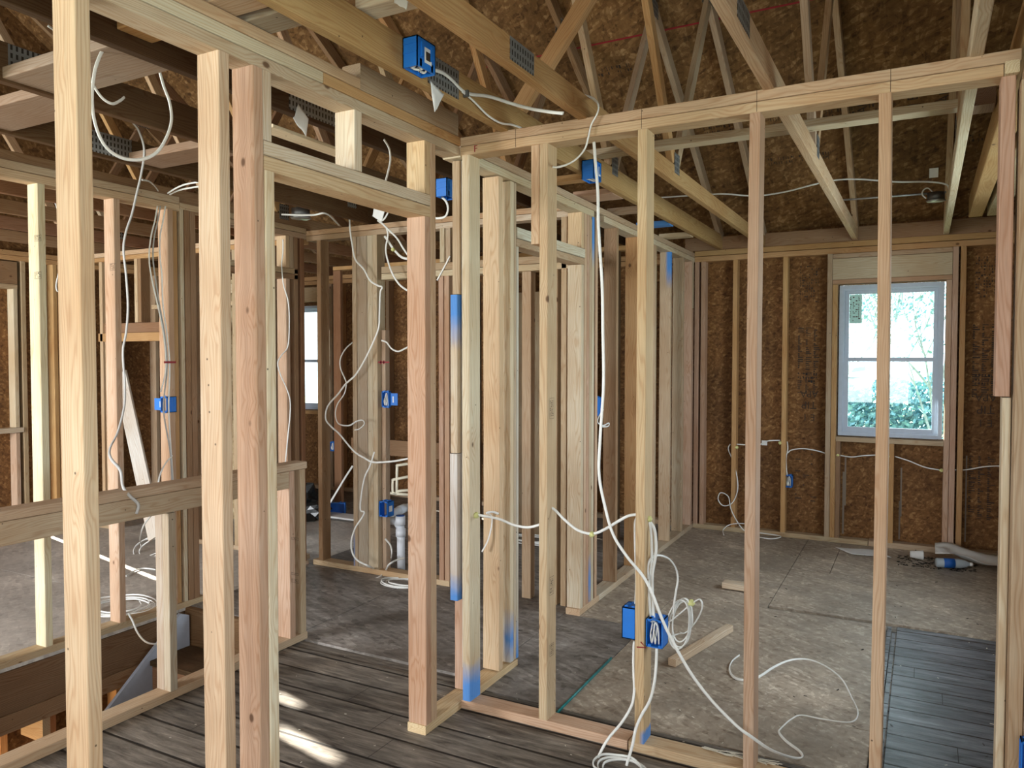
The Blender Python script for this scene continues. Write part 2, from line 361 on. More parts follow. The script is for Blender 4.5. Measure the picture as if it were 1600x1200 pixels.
# ================================================================ SETTING
# floors: slabs with the stair opening left out
def slab(name, rects, z0, z1, mat, **kw):
    return tag(boxes(name, [(a, b, c, d, z0, z1) for a, b, c, d in rects], mat), kind='structure')
slab('floor', [(-1.27, 2.42, -4.7, 0.20)], -0.025, 0.0, 'planks')
def sloped(name, rects, mat, zt=0.0, th=0.018, gapm=None):
    bm = bmesh.new()
    for a, b, c, d in rects:
        vs = [bm.verts.new((x, y, fz(y)+zt-k*th)) for k in (0, 1) for x, y in ((a, c), (b, c), (b, d), (a, d))]
        for f in ((0, 1, 2, 3), (7, 6, 5, 4), (0, 4, 5, 1), (1, 5, 6, 2), (2, 6, 7, 3), (3, 7, 4, 0)): bm.faces.new([vs[i] for i in f])
    bmesh.ops.recalc_face_normals(bm, faces=bm.faces)
    me = bpy.data.meshes.new(name); bm.to_mesh(me); bm.free()
    o = link(name, me, M[mat]); return tag(o, kind='structure')
g = 0.004
# subfloor under everything beyond the near partition
sloped('floor', [(-5.0, 2.42, 0.392, 3.87), (-1.27, 2.42, 0.20, 0.392)], 'planks', zt=-0.014, th=0.03)
# hall and west rooms: worn sheets
sloped('floor', [(-1.27+g, -0.1, 0.30, 1.40), (-2.2, -1.27-g, 0.392, 1.40), (-0.1+g, 0.385, 0.205, 0.79), (-0.1+g, 0.385, 0.795, 1.30), (-2.2, -0.1, 1.405, 2.6), (-5.0, -0.1, 2.605, 3.86)], 'osb_floor_old', zt=0.0, th=0.014)
# bedroom sheets, butted with narrow joints, old boards showing in the opening at the right
sloped('floor', [(0.39, 1.585, 0.205, 0.60-g), (0.39, 1.585, 0.60, 1.94-g), (-0.09, 0.385, 1.305, 2.0-g), (-0.09, 0.94, 2.0, 2.62-g),
                 (0.945, 2.3, 1.985, 2.86-g), (-0.09, 0.94, 2.62, 3.86), (0.945, 1.20-g, 2.86, 3.86), (1.20, 2.3, 2.86, 3.86), (0.39, 0.94, 1.945, 1.998)], 'osb_floor', zt=0.0, th=0.014)
sloped('floor', [(1.64, 2.30, 0.09, 1.975)], 'planks_grey', zt=-0.010, th=0.003)
tag(boxes('trim_1', [(1.592, 1.612, 0.12, 1.96, -0.012, 0.022), (1.616, 1.634, 0.12, 1.96, -0.012, 0.016)], 'planks_grey'), kind='structure')
# left room
sloped('floor', [(-5.0, -2.2, -3.0, 0.30), (-5.0, -3.6, 0.303, 1.44), (-3.597, -2.2, 0.303, 1.44), (-5.0, -2.2, 1.443, 2.6)], 'osb_floor_grey', zt=0.0, th=0.018)
slab('floor', [(-5.0, -2.20, -4.7, -3.0), (-2.2, -1.27, -4.7, -3.0)], -0.025, 0.0, 'planks')
# storey below the stair opening
slab('floor', [(-5.2, 2.4, -5, 4)], -2.75, -2.7, 'planks')
# stair opening faces
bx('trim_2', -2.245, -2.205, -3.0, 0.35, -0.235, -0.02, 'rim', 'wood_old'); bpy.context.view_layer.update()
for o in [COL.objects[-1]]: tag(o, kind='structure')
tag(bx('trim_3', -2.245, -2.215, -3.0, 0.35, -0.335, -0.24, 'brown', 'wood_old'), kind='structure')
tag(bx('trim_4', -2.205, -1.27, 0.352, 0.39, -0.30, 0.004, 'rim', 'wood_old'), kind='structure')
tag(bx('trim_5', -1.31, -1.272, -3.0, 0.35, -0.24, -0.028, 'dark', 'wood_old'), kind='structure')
# outer walls with sheathing: north (windows), west, east and south (window openings behind the camera)
def wall_with_holes(name, ax, v0, v1, u0, u1, z0, z1, holes, mat):
    """solid wall on plane ax between v0..v1; u is the other axis; holes are (ua, ub, za, zb)"""
    us = sorted({u0, u1, *[h[0] for h in holes], *[h[1] for h in holes]}); lst = []
    for a, b in zip(us, us[1:]):
        hs = sorted([(h[2], h[3]) for h in holes if h[0] <= a+1e-6 and h[1] >= b-1e-6]); z = z0
        for ha, hb in hs:
            if ha > z: lst.append((a, b, z, ha))
            z = hb
        if z < z1: lst.append((a, b, z, z1))
    if ax == 1: B = [(a, b, v0, v1, c, d) for a, b, c, d in lst]
    else: B = [(v0, v1, a, b, c, d) for a, b, c, d in lst]
    return tag(boxes(name, B, mat), kind='structure')
WIN = (1.145, 1.885, 0.915, 2.11)
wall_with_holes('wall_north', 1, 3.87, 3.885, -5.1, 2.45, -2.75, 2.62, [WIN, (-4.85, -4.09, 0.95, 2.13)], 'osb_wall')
wall_with_holes('wall_west', 0, -5.005, -4.99, -4.8, 3.88, -2.75, 2.62, [(1.085, 1.125, 0.02, 1.02), (0.385, 0.455, 2.08, 2.26), (0.57, 0.63, 1.96, 2.05), (-3.4, -1.8, 0.9, 2.1)], 'osb_wall')  # small gaps added to let sun strips and patches onto the floors
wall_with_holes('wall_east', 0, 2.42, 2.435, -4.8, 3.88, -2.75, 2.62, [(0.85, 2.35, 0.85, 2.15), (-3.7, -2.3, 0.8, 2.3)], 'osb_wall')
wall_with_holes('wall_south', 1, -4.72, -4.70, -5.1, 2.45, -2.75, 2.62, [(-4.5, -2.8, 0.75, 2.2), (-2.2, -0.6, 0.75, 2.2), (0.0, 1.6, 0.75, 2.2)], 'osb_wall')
# roof sheathing, both slopes and gables
RZ = lambda y: 4.985-0.62*y
rs = [(-5.4, 4.30, RZ(4.30)), (2.9, 4.30, RZ(4.30)), (2.9, -0.3, RZ(-0.3)), (-5.4, -0.3, RZ(-0.3)), (2.9, -5.1, RZ(-0.3)-0.62*4.8), (-5.4, -5.1, RZ(-0.3)-0.62*4.8)]
up = [(x, y, z+0.013) for x, y, z in rs]
tag(poly('ceiling', rs+up, [(0, 3, 2, 1), (3, 5, 4, 2), (6, 7, 8, 9), (9, 8, 10, 11), (0, 1, 7, 6), (5, 11, 10, 4), (1, 2, 8, 7), (2, 4, 10, 8), (0, 6, 9, 3), (3, 9, 11, 5)], 'osb_roof'), kind='structure')
for nm, x in (('wall_west', -5.0), ('wall_east', 2.425)):
    vs = [(x+d, y, z) for d in (0, 0.012) for y, z in ((3.88, 2.62), (-4.72, 2.62), (-4.72, RZ(-0.3)-0.62*4.42), (-0.3, RZ(-0.3)), (3.88, RZ(3.88)))]
    tag(poly(nm, vs, [(0, 1, 2, 3, 4), (9, 8, 7, 6, 5)]+[(i, (i+1) % 5, 5+(i+1) % 5, 5+i) for i in range(5)], 'osb_roof'), kind='structure')
# exterior ground
tag(boxes('ground', [(-30, 30, 3.89, 40, -0.9, -0.6), (-30, 30, -30, -4.73, -0.9, -0.6), (-30, -5.01, -4.73, 3.89, -0.9, -0.6), (2.44, 30, -4.73, 3.89, -0.9, -0.6)], plain('winter_lawn', (0.26, 0.32, 0.20), 0.9, noise_amt=0.3)), kind='structure')

# north wall studs (bedroom side), belong to the wall
wn = root('wall_north_framing', (0, 3.78, 0.06), kind='structure')
wn.name = 'wall_north.framing'
def nb(name, x0, x1, z0, z1, tint, y0=3.781, y1=3.869): return bx(name, x0, x1, y0, y1, z0, z1, tint, parent=wn)
nb('bottom_plate', 0.0, 1.38, fz(3.8), 0.10, 'tan'); nb('bottom_plate', 1.385, 2.38, fz(3.8), 0.105, 'tan')
nb('top_plate', 0.0, 2.38, 2.354, 2.398, 'orange'); nb('top_plate', 0.0, 2.38, 2.402, 2.446, 'orange')
nb('top_plate', -4.95, -0.02, 2.354, 2.398, 'orange'); nb('top_plate', -4.95, -0.02, 2.402, 2.446, 'orange')
nb('bottom_plate', -4.95, -0.02, fz(3.8), 0.10, 'tan')
for x, t in ((0.0, 'rose'), (0.055, 'rose'), (0.323, 'orange'), (0.724, 'orange'), (1.060, 'tan'), (1.925, 'pink'), (1.975, 'orange'), (2.34, 'tan')): nb('stud', x, x+0.038, 0.10, 2.354, t)
nb('jack_stud', 1.100, 1.138, 0.10, 2.112, 'orange'); nb('jack_stud', 1.886, 1.923, 0.10, 2.112, 'pink')
nb('window_header', 1.100, 1.923, 2.150, 2.315, 'pale'); nb('header_plate', 1.100, 1.923, 2.114, 2.149, 'rose'); nb('header_plate', 1.100, 1.923, 2.317, 2.352, 'tan')
nb('window_sill', 1.139, 1.885, 0.870, 0.908, 'tan'); nb('cripple_stud', 1.139, 1.172, 0.10, 0.870, 'brown'); nb('cripple_stud', 1.520, 1.556, 0.10, 0.870, 'orange')
for i, x in enumerate((-4.9, -4.09+0.005, -3.95, -3.7, -3.3, -2.9, -2.45, -2.0, -1.6, -1.2, -0.8, -0.4)): nb('stud', x, x+0.038, 0.10, 2.354, ('orange', 'tan', 'orange')[i % 3])
nb('window_header', -4.86, -4.09, 2.17, 2.33, 'yellow'); nb('window_sill', -4.86, -4.09, 0.90, 0.94, 'orange')

# printed sheathing legends, rows of faded characters
def glyph_rows(name, origin, u, v, cols, rows, cw, ch, seed, parent=None, mat='ink_soft', fill=0.62, off=0.0006):
    """dense block of small stamped strokes on a panel; u along a line, v down the lines"""
    rg = random.Random(seed); u, v = Vector(u), Vector(v); nrm = u.cross(v).normalized(); bm = bmesh.new(); o3 = Vector(origin)
    base = wloc(parent) if parent is not None else Vector()
    for r in range(rows):
        for c in range(cols):
            if rg.random() > fill: continue
            x, y = c*cw, r*ch; w, h = cw*rg.uniform(0.25, 0.85), ch*rg.uniform(0.3, 0.7)
            if rg.random() < 0.4: w, h = cw*0.22, ch*0.72
            for a, b in (((x, y), (x+w, y+h)),):
                p = [o3+u*i+v*j for i, j in ((a[0], a[1]), (b[0], a[1]), (b[0], b[1]), (a[0], b[1]))]
                bm.faces.new([bm.verts.new(q-base) for q in p])
    me = bpy.data.meshes.new(name); bm.to_mesh(me); bm.free()
    o = link(name, me, M[mat], parent); return o
def text(name, body, loc, size, right, upv, mat='ink', parent=None, ext=0.0003):
    cu = bpy.data.curves.new(name, 'FONT'); cu.body = body; cu.size = size; cu.extrude = ext; cu.align_x = 'CENTER'; cu.align_y = 'CENTER'
    o = bpy.data.objects.new(name, cu); COL.objects.link(o); cu.materials.append(M[mat]); o.parent = parent
    r, u = Vector(right).normalized(), Vector(upv).normalized(); z = r.cross(u); p = Vector(loc)-(wloc(parent) if parent is not None else Vector())
    o.matrix_local = Matrix(((r.x, u.x, z.x, p.x), (r.y, u.y, z.y, p.y), (r.z, u.z, z.z, p.z), (0, 0, 0, 1))); return o
leg = root('wall_north.printing', (1.5, 3.87, 1.2), kind='structure')
for x0, zs in ((0.845, 0), (2.075, 1)):
    glyph_rows('printed_block', (x0, 3.8685, 2.28), (1, 0, 0), (0, 0, -1), 9, 14, 0.017, 0.022, 3+zs, leg, fill=0.55)
    glyph_rows('printed_block', (x0-0.01, 3.8685, 1.78), (1, 0, 0), (0, 0, -1), 3, 34, 0.06, 0.016, 5+zs, leg, fill=0.93)
    glyph_rows('printed_block', (x0-0.02, 3.8685, 0.80), (1, 0, 0), (0, 0, -1), 3, 30, 0.06, 0.016, 8+zs, leg, fill=0.9 if zs else 0.1)
    text('printed_mark', 'APA', (x0+0.08, 3.8685, 1.24), 0.075, (-1, 0, 0), (0, 0, -1), 'ink_soft', leg)
    text('printed_mark', 'TIP', (x0+0.08, 3.8685, 1.15), 0.085, (-1, 0, 0), (0, 0, -1), 'ink_soft', leg)
    text('printed_mark', 'E 1', (x0+0.08, 3.8685, 1.05), 0.075, (-1, 0, 0), (0, 0, -1), 'ink_soft', leg)
    glyph_rows('printed_block', (x0+0.01, 3.8685, 1.41), (1, 0, 0), (0, 0, -1), 7, 3, 0.02, 0.03, 15+zs, leg, 'ink', fill=0.8)
tag(boxes('wall_north.drip', [(1.20, 1.212, 3.8675, 3.8695, 0.35, 0.75), (1.186, 1.20, 3.8675, 3.8695, 0.12, 0.62), (1.60, 1.611, 3.8675, 3.8695, 0.30, 0.68), (1.592, 1.603, 3.8675, 3.8695, 0.12, 0.42), (2.035, 2.045, 3.8675, 3.8695, 0.15, 0.80)],
          plain('pale_drip', (0.22, 0.17, 0.12), 0.7)), kind='structure')
# roof sheathing printing rows, on the sloping underside
rl = root('ceiling.printing', (1, 2, 3.7), kind='structure')
sl = Vector((0, 1, -0.62)).normalized()
def roofpt(x, y): return Vector((x, y, RZ(y)-0.0015))
for yy, x0, n in ((2.86, -0.10, 9), (2.86, 0.30, 12), (2.86, 0.66, 14), (2.86, 1.06, 14), (2.86, 1.40, 7), (3.18, 0.70, 24), (3.18, 1.99, 12), (2.30, -0.35, 16)):
    glyph_rows('printed_block', roofpt(x0, yy), (1, 0, 0), sl, n, 2, 0.018, 0.042, int(abs(x0)*100)+n, rl, 'ink_soft', 0.72)
for x in (0.16, 1.36, 1.66, 1.84):
    text('printed_mark', 'MAR' if x != 1.66 else 'TI E', roofpt(x, 2.90), 0.09, (0, -1, 0.62), (-1, 0, 0), 'ink_soft', rl)
tag(boxes('ceiling.chalk', [], 'red') if 0 else poly('ceiling.chalk', [tuple(roofpt(-1.2, 2.14)), tuple(roofpt(2.3, 2.14)), tuple(roofpt(2.3, 2.13)), tuple(roofpt(-1.2, 2.13))], [(0, 1, 2, 3)], 'red', thick=0.001), kind='structure')

# ---------------------------------------------------------------- window in the bedroom
def sash_window(name, x0, x1, z0, z1, y, cx, label_sticker=True):
    w = root(name, ((x0+x1)/2, y, z0), kind='structure')
    fw = 0.028
    def ring(nm, a, b, c, d, t, y0, y1, mat='vinyl'):
        return boxes(nm, [(a, a+t, y0, y1, c, d), (b-t, b, y0, y1, c, d), (a+t, b-t, y0, y1, c, c+t), (a+t, b-t, y0, y1, d-t, d)], mat, w, bev=0.002)
    ring('window_frame', x0+0.006, x1-0.010, z0+0.004, z1-0.008, 0.030, y-0.005, y+0.075)
    ring('window_frame', x0+0.033, x1-0.037, z0+0.031, z1-0.035, 0.012, y+0.012, y+0.07)
    mid = cx
    ring('sash', x0+0.044, x1-0.048, mid-0.012, z1-0.046, 0.030, y+0.040, y+0.062)
    ring('sash', x0+0.044, x1-0.048, z0+0.042, mid+0.018, 0.032, y+0.014, y+0.036)
    gm = bpy.data.materials.get('window_glass')
    if gm is None:
        gm, n, b, out = nt('window_glass'); n.nodes.remove(b)
        tr = N(n, 'ShaderNodeBsdfTransparent'); gl = N(n, 'ShaderNodeBsdfGlossy'); gl.inputs['Roughness'].default_value = 0.02
        tr.inputs[0].default_value = (0.93, 0.98, 0.98, 1)
        mx = N(n, 'ShaderNodeMixShader'); mx.inputs[0].default_value = 0.06; L(n, tr.outputs[0], mx.inputs[1]); L(n, gl.outputs[0], mx.inputs[2]); L(n, mx.outputs[0], out.inputs[0])
    boxes('pane', [(x0+0.07, x1-0.075, y+0.049, y+0.053, mid+0.012, z1-0.07)], gm, w); boxes('pane', [(x0+0.07, x1-0.075, y+0.023, y+0.027, z0+0.07, mid-0.008)], gm, w)
    if label_sticker:
        s = boxes('sticker', [(x0+0.076, x0+0.165, y+0.0470, y+0.0485, z1-0.305, z1-0.080)], plain('pale_green_sticker', (0.50, 0.80, 0.74), 0.6), w)
        glyph_rows('printed_block', (x0+0.08, y+0.0465, z1-0.095), (1, 0, 0), (0, 0, -1), 4, 14, 0.02, 0.014, 4, w, 'ink_soft', 0.75)
    return w
sash_window('window_1', 1.145, 1.885, 0.915, 2.11, 3.80, 1.518)
sash_window('window_2', -4.85, -4.09, 0.95, 2.13, 3.80, 1.50, False)

# ================================================================ WALL FRAMES
def part(name, r, x0, x1, y0, y1, z0, z1, tint, mat='wood', **kw): return bx(name, x0, x1, y0, y1, z0, z1, tint, mat, r, **kw)
def knotty(nm): return nm
A = root('wall_framing', (0.99, 0.045, 0), 'near stud partition with five open bays and yellow double top plate, standing before the bedroom', 'stud wall')
part('bottom_plate', A, 0.0, 0.757, 0.0, 0.089, 0.002, 0.040, 'pink'); part('bottom_plate', A, 0.762, 1.985, 0.0, 0.089, 0.002, 0.040, 'yellow')
part('top_plate', A, 0.0, 1.950, 0.0, 0.089, 2.383, 2.421, 'yellow'); part('top_plate', A, 0.0, 1.995, 0.0, 0.089, 2.4225, 2.4605, 'pine2')
part('plate_end', A, 1.952, 1.990, -0.02, 0.089, 2.383, 2.421, 'cream')
PB = lambda z0, z1, f, ax=None, sg=1: lumber('sprayed_softwood', paint=(z0, z1, f, ax, sg))
hA = (2.383-0.040)/2
part('stud', A, 0.006, 0.044, 0.0, 0.089, 0.040, 2.383, 'cream', PB(-1.3, -hA+0.17, 0.10))['label'] = 'cream end stud with blue sprayed foot'
part('stud', A, 0.373, 0.411, 0.0, 0.089, 0.040, 2.383, 'yellow'); part('stud', A, 0.785, 0.823, 0.0, 0.089, 0.040, 2.383, 'yellow', PB(-1.3, -hA+0.055, 0.02, 0, 1))
part('stud', A, 1.195, 1.233, 0.0, 0.089, 0.040, 2.383, 'pink', bow=-0.003); part('stud', A, 1.606, 1.644, 0.0, 0.089, 0.040, 2.383, 'pine2', bow=0.006)
part('short_stud', A, 0.333, 0.370, 0.004, 0.089, 1.986, 2.383, 'pine2')
part('stud', A, 1.945, 1.984, 0.005, 0.089, 1.405, 2.383, 'rose'); part('stud', A, 1.966, 1.990, 0.03, 0.10, 0.040, 1.40, 'pale', bow=0.002)
part('backing_block', A, -0.056, -0.019, 0.02, 0.09, 1.800, 2.370, 'tan')
part('backing_block', A, -0.060, -0.024, 0.01, 0.09, 1.112, 1.797, 'pale', PB(0.10, 1.0, 0.16))['label'] = 'short block with blue sprayed upper end'
part('backing_block', A, -0.064, -0.026, 0.01, 0.09, 0.466, 1.109, 'white', PB(-1.0, -0.20, 0.10))['label'] = 'short block with blue sprayed lower end'
part('backing_block', A, -0.016, 0.004, 0.03, 0.088, 0.170, 2.370, 'white')
text('pencil_mark', 'F', (0.075, -0.0008, 2.402), 0.04, (1, 0, 0), (0, 0, 1), 'red', A)
for x in (0.265, 0.80, 1.22, 1.64): boxes('pencil_line', [(x-0.0006, x+0.0006, -0.0008, 0, 2.385, 2.459)], 'ink_soft', A)
for x, dz in ((0.790, 0.035), (1.205, 0.035), (1.60, 0.035)):
    pass
def vmark(nm, pts, r, mat, par=None): return tube(nm, pts, mat, par, r, r*0.5, 1, 6)
vmark('marker_arrow', [at(995, 1011, 1, -0.002), at(1009, 1012, 1, -0.002), at(1001, 1003, 1, -0.002)], 0.0025, 'red', A)

B = root('wall_framing', (-0.045, -0.7, 0), 'cased doorway framing of pink and pale studs under a flat header, before the hall', 'stud wall')
part('bottom_plate', B, -0.089, 0.0, -0.272, 0.525, 0.0, 0.038, 'yellow'); part('bottom_plate', B, -0.089, 0.0, -2.9, -1.068, 0.0, 0.038, 'tan')
part('top_plate', B, -0.089, 0.0, -3.4, -0.004, 2.383, 2.421, 'pale'); part('top_plate', B, -0.089, 0.0, -3.4, -0.847, 2.4225, 2.4605, 'pale'); part('top_plate', B, -0.089, 0.0, -0.845, -0.004, 2.4225, 2.4605, 'orange')
part('top_plate', B, -0.089, 0.0, -3.4, -0.658, 2.462, 2.500, 'pine')
for y0, t, kw in ((-2.49, 'pine', {}), (-2.08, 'pine', {}), (-1.684, 'pine2', {'bow': 0.002}), (-1.272, 'pine2', {'bow': -0.002}), (-1.146, 'rose', {'bow': 0.003})):
    part('stud', B, -0.089, 0.0, y0, y0+0.038, 0.038, 2.383, t, **kw)
part('stud', B, -0.089, -0.002, -1.1065, -1.0715, 2.176, 2.383, 'pale'); part('jack_stud', B, -0.089, 0.004, -1.1065, -1.0685, 0.038, 2.085, 'cream')
part('header', B, -0.089, 0.0, -1.107, -0.228, 2.085, 2.130, 'pine'); part('header', B, -0.089, 0.0, -1.107, -0.228, 2.132, 2.175, 'cream')
part('cripple_stud', B, -0.089, 0.0, -0.690, -0.650, 2.176, 2.383, 'cream'); part('cripple_stud', B, -0.089, 0.0, -0.266, -0.228, 2.176, 2.383, 'yellow')
part('jack_stud', B, -0.089, 0.0, -0.266, -0.228, 0.038, 2.085, 'rose'); part('stud', B, -0.089, 0.0, -0.226, -0.188, 0.038, 2.383, 'pine2')
# segment beyond the near partition, up to the second doorway
B2 = root('wall_framing', (-0.045, 0.45, 0.01), 'narrow run of close pale studs between the two doorways, wall of the bedroom', 'stud wall')
part('stud', B2, -0.089, 0.0, 0.335, 0.374, 0.045, 2.368, 'yellow', bow=0.003)
part('stud', B2, -0.089, 0.0, 0.448, 0.484, 0.045, 2.368, 'cream', PB(-1.2, -0.90, 0.15, 0, 1)); part('stud', B2, -0.089, 0.0, 0.486, 0.509, 0.045, 2.368, 'pale')
part('jack_stud', B2, -0.089, 0.0, 0.511, 0.535, 0.045, 2.066, 'white', PB(-1.2, -0.80, 0.2))
part('stud', B2, -0.089, -0.03, 0.086, 0.124, 0.042, 2.376, 'rose')
# third segment: second doorway header and studs to the far wall
B3 = root('wall_framing', (-0.045, 2.4, 0.03), 'long stud wall with white edged studs running from the second doorway to the far corner', 'stud wall')
def plateline(nm, y0, y1, zo, tint, par): return board(nm, (-0.0445, y0, zo+2.377-0.0066*y0+0.019), (-0.0445, y1, zo+2.377-0.0066*y1+0.019), 0.089, 0.038, (1, 0, 0), tint, parent=par)
plateline('top_plate', -0.002, 1.50, 0.0, 'pale', B3); plateline('top_plate', 1.66, 3.779, 0.0, 'pale', B3); plateline('top_plate', 0.091, 3.779, 0.040, 'tan', B3)
board('bottom_plate', (-0.0445, 1.30, fz(1.30)+0.019), (-0.0445, 1.60, fz(1.6)+0.019), 0.089, 0.038, (1, 0, 0), 'yellow', parent=B3)
board('bottom_plate', (-0.0445, 1.603, fz(1.60)+0.019), (-0.0445, 3.77, fz(3.77)+0.019), 0.089, 0.038, (1, 0, 0), 'pale', parent=B3)
part('header', B3, -0.089, 0.0, 0.488+0.022, 1.352, 2.068, 2.106, 'tan'); part('header', B3, -0.089, 0.004, 0.511, 1.354, 2.108, 2.160, 'white')
def s3(nm, y, t, z0=None, z1=None, th=0.037, mat='wood', **kw):
    return part(nm, B3, -0.089, 0.0, y, y+th, fz(y)+0.040 if z0 is None else z0, 2.377-0.0066*y-0.001 if z1 is None else z1, t, mat, **kw)
s3('cripple_stud', 1.312, 'yellow', 2.162); s3('jack_stud', 1.312, 'pale', None, 2.066)
s3('stud', 1.356, 'pink'); s3('stud', 1.395, 'rose'); s3('stud', 1.434, 'tan', mat=PB(-1.2, -0.85, 0.2, 0, 1)); s3('stud', 1.473, 'pale', mat=PB(0.85, 1.3, 0.15, 0, 1)); s3('stud', 1.530, 'rose')
s3('stud', 1.886, 'brown'); s3('stud', 2.290, 'orange'); s3('stud', 2.690, 'tan'); s3('stud', 3.077, 'tan', mat=PB(0.85, 1.3, 0.15, 0, 1)); s3('stud', 3.430, 'tan')
s3('stud', 3.72, 'rose', z1=1.95); s3('stud', 3.722, 'pale', z0=1.955); s3('stud', 3.70, 'rose', th=0.018)
# ---- cross wall at the end of the hall
C = root('wall_framing', (-1.3, 1.46, 0.02), 'cross wall framing at the end of the hall with a built-up post', 'stud wall')
part('bottom_plate', C, -2.16, -0.98, 1.42, 1.509, 0.023, 0.061, 'yellow')
part('top_plate', C, -2.2, -1.46, 1.42, 1.509, 2.371, 2.408, 'tan'); part('top_plate', C, -1.458, -0.10, 1.42, 1.509, 2.371, 2.408, 'pale'); part('top_plate', C, -2.2, -0.10, 1.42, 1.509, 2.410, 2.446, 'pine')
for x0, w, t in ((-2.105, 0.038, 'brown'), (-1.782, 0.038, 'tan'), (-1.603, 0.040, 'pale')): part('stud', C, x0, x0+w, 1.42, 1.509, 0.061, 2.371, t, PB(-1.25, -0.86, 0.12, 0, -1) if x0 == -1.782 else 'wood')
part('stud', C, -1.742, -1.655, 1.424, 1.462, 0.061, 2.371, 'grey'); part('stud', C, -1.652, -1.606, 1.424, 1.462, 0.061, 2.371, 'pale')
part('stud', C, -1.562, -1.525, 1.46, 1.509, 0.061, 1.72, 'tan')
part('header', C, -1.525, -0.10, 1.42, 1.509, 2.062, 2.102, 'pale'); part('header', C, -1.525, -0.10, 1.42, 1.509, 2.104, 2.150, 'tan')
for x0, t in ((-1.25, 'pale'), (-1.20, 'tan'), (-1.05, 'pale'), (-1.005, 'tan'), (-0.60, 'tan'), (-0.37, 'pale')): part('cripple_stud', C, x0, x0+0.038, 1.42, 1.509, 2.152, 2.371, t)
part('stud', C, -1.060, -1.022, 1.42, 1.509, 0.061, 2.062, 'rose'); part('stud', C, -1.019, -0.981, 1.425, 1.509, 0.061, 2.062, 'rose')
part('stud', C, -0.460, -0.396, 1.45, 1.509, fz(1.4), 2.062, 'tan'); part('stud', C, -0.24, -0.202, 1.42, 1.509, fz(1.4), 2.062, 'tan'); part('stud', C, -0.18, -0.142, 1.42, 1.509, fz(1.4), 2.371, 'tan')
# ---- wall beyond the stair opening, edge of the left room
E = root('wall_framing', (-2.245, -0.4, 0), 'open stud wall on the far edge of the stair opening, pale stud and orange stud', 'stud wall')
part('bottom_plate', E, -2.289, -2.2, -3.0, 0.50, 0.001, 0.040, 'tan')
part('top_plate', E, -2.289, -2.2, -3.0, 0.345, 2.405, 2.447, 'pine'); part('top_plate', E, -2.289, -2.2, -3.0, 0.345, 2.449, 2.490, 'tan')
part('stud', E, -2.289, -2.2, -0.493, -0.455, 0.040, 2.405, 'cream'); part('stud', E, -2.289, -2.2, -0.080, -0.042, 0.040, 2.405, 'pink'); part('stud', E, -2.289, -2.2, 0.262, 0.300, 0.040, 2.405, 'pink')
part('stud', E, -2.289, -2.2, -0.90, -0.862, 0.040, 2.405, 'pine')
part('stud', E, -2.289, -2.215, 0.302, 0.340, 0.040, 2.405, 'orange'); part('stud', E, -2.289, -2.205, 0.352, 0.378, 0.040, 2.42, 'pale'); part('stud', E, -2.289, -2.2, 0.382, 0.418, 0.040, 2.42, 'brown'); part('stud', E, -2.289, -2.20, 0.42, 0.46, 0.040, 2.42, 'brown')
part('top_plate', E, -2.289, -2.2, 0.349, 0.62, 2.42, 2.458, 'pine')
# ---- doorway framing between hall and left room
G = root('wall_framing', (-2.245, 1.1, 0.01), 'dim doorway framing with small upper header, behind the half wall post', 'stud wall')
part('top_plate', G, -2.289, -2.2, 0.62, 1.418, 2.385, 2.423, 'tan'); part('top_plate', G, -2.289, -2.2, 0.62, 1.418, 2.425, 2.463, 'tan')
part('header', G, -2.289, -2.2, 0.70, 1.33, 2.085, 2.122, 'brown'); part('header', G, -2.289, -2.2, 0.70, 1.33, 2.124, 2.162, 'tan')
part('cripple_stud', G, -2.289, -2.2, 1.215, 1.252, 2.163, 2.385, 'yellow'); part('cripple_stud', G, -2.289, -2.2, 1.255, 1.292, 2.163, 2.385, 'tan')
part('jack_stud', G, -2.289, -2.2, 1.215, 1.252, 0.05, 2.085, 'pink'); part('stud', G, -2.289, -2.2, 1.296, 1.334, 0.05, 2.385, 'brown'); part('stud', G, -2.289, -2.2, 1.36, 1.398, 0.05, 2.385, 'red')
part('stud', G, -2.289, -2.2, 0.66, 0.698, 0.05, 2.385, 'brown')
part('bottom_plate', G, -2.289, -2.2, 1.16, 1.418, 0.012, 0.05, 'pale')
# ---- half wall round the stair opening
H = root('half_wall_framing', (-1.225, -1.3, 0), 'low half wall framing with a double rail along the near edge of the stair opening', 'half wall')
part('bottom_plate', H, -1.268, -1.18, -3.0, 0.315, 0.002, 0.042, 'tan'); part('cap_plate', H, -1.270, -1.18, -3.0, 0.32, 0.930, 0.968, 'tan'); part('rail', H, -1.218, -1.18, -3.0, 0.186, 0.840, 0.929, 'tan')
part('stud', H, -1.268, -1.219, -0.549, -0.511, 0.042, 0.929, 'grey', bow=0.002); part('stud', H, -1.219, -1.175, -0.549, -0.511, 0.042, 0.838, 'grey')
part('stud', H, -1.268, -1.18, 0.188, 0.228, 0.042, 0.929, 'pink'); part('stud', H, -1.268, -1.18, 0.268, 0.308, 0.042, 0.929, 'tan')
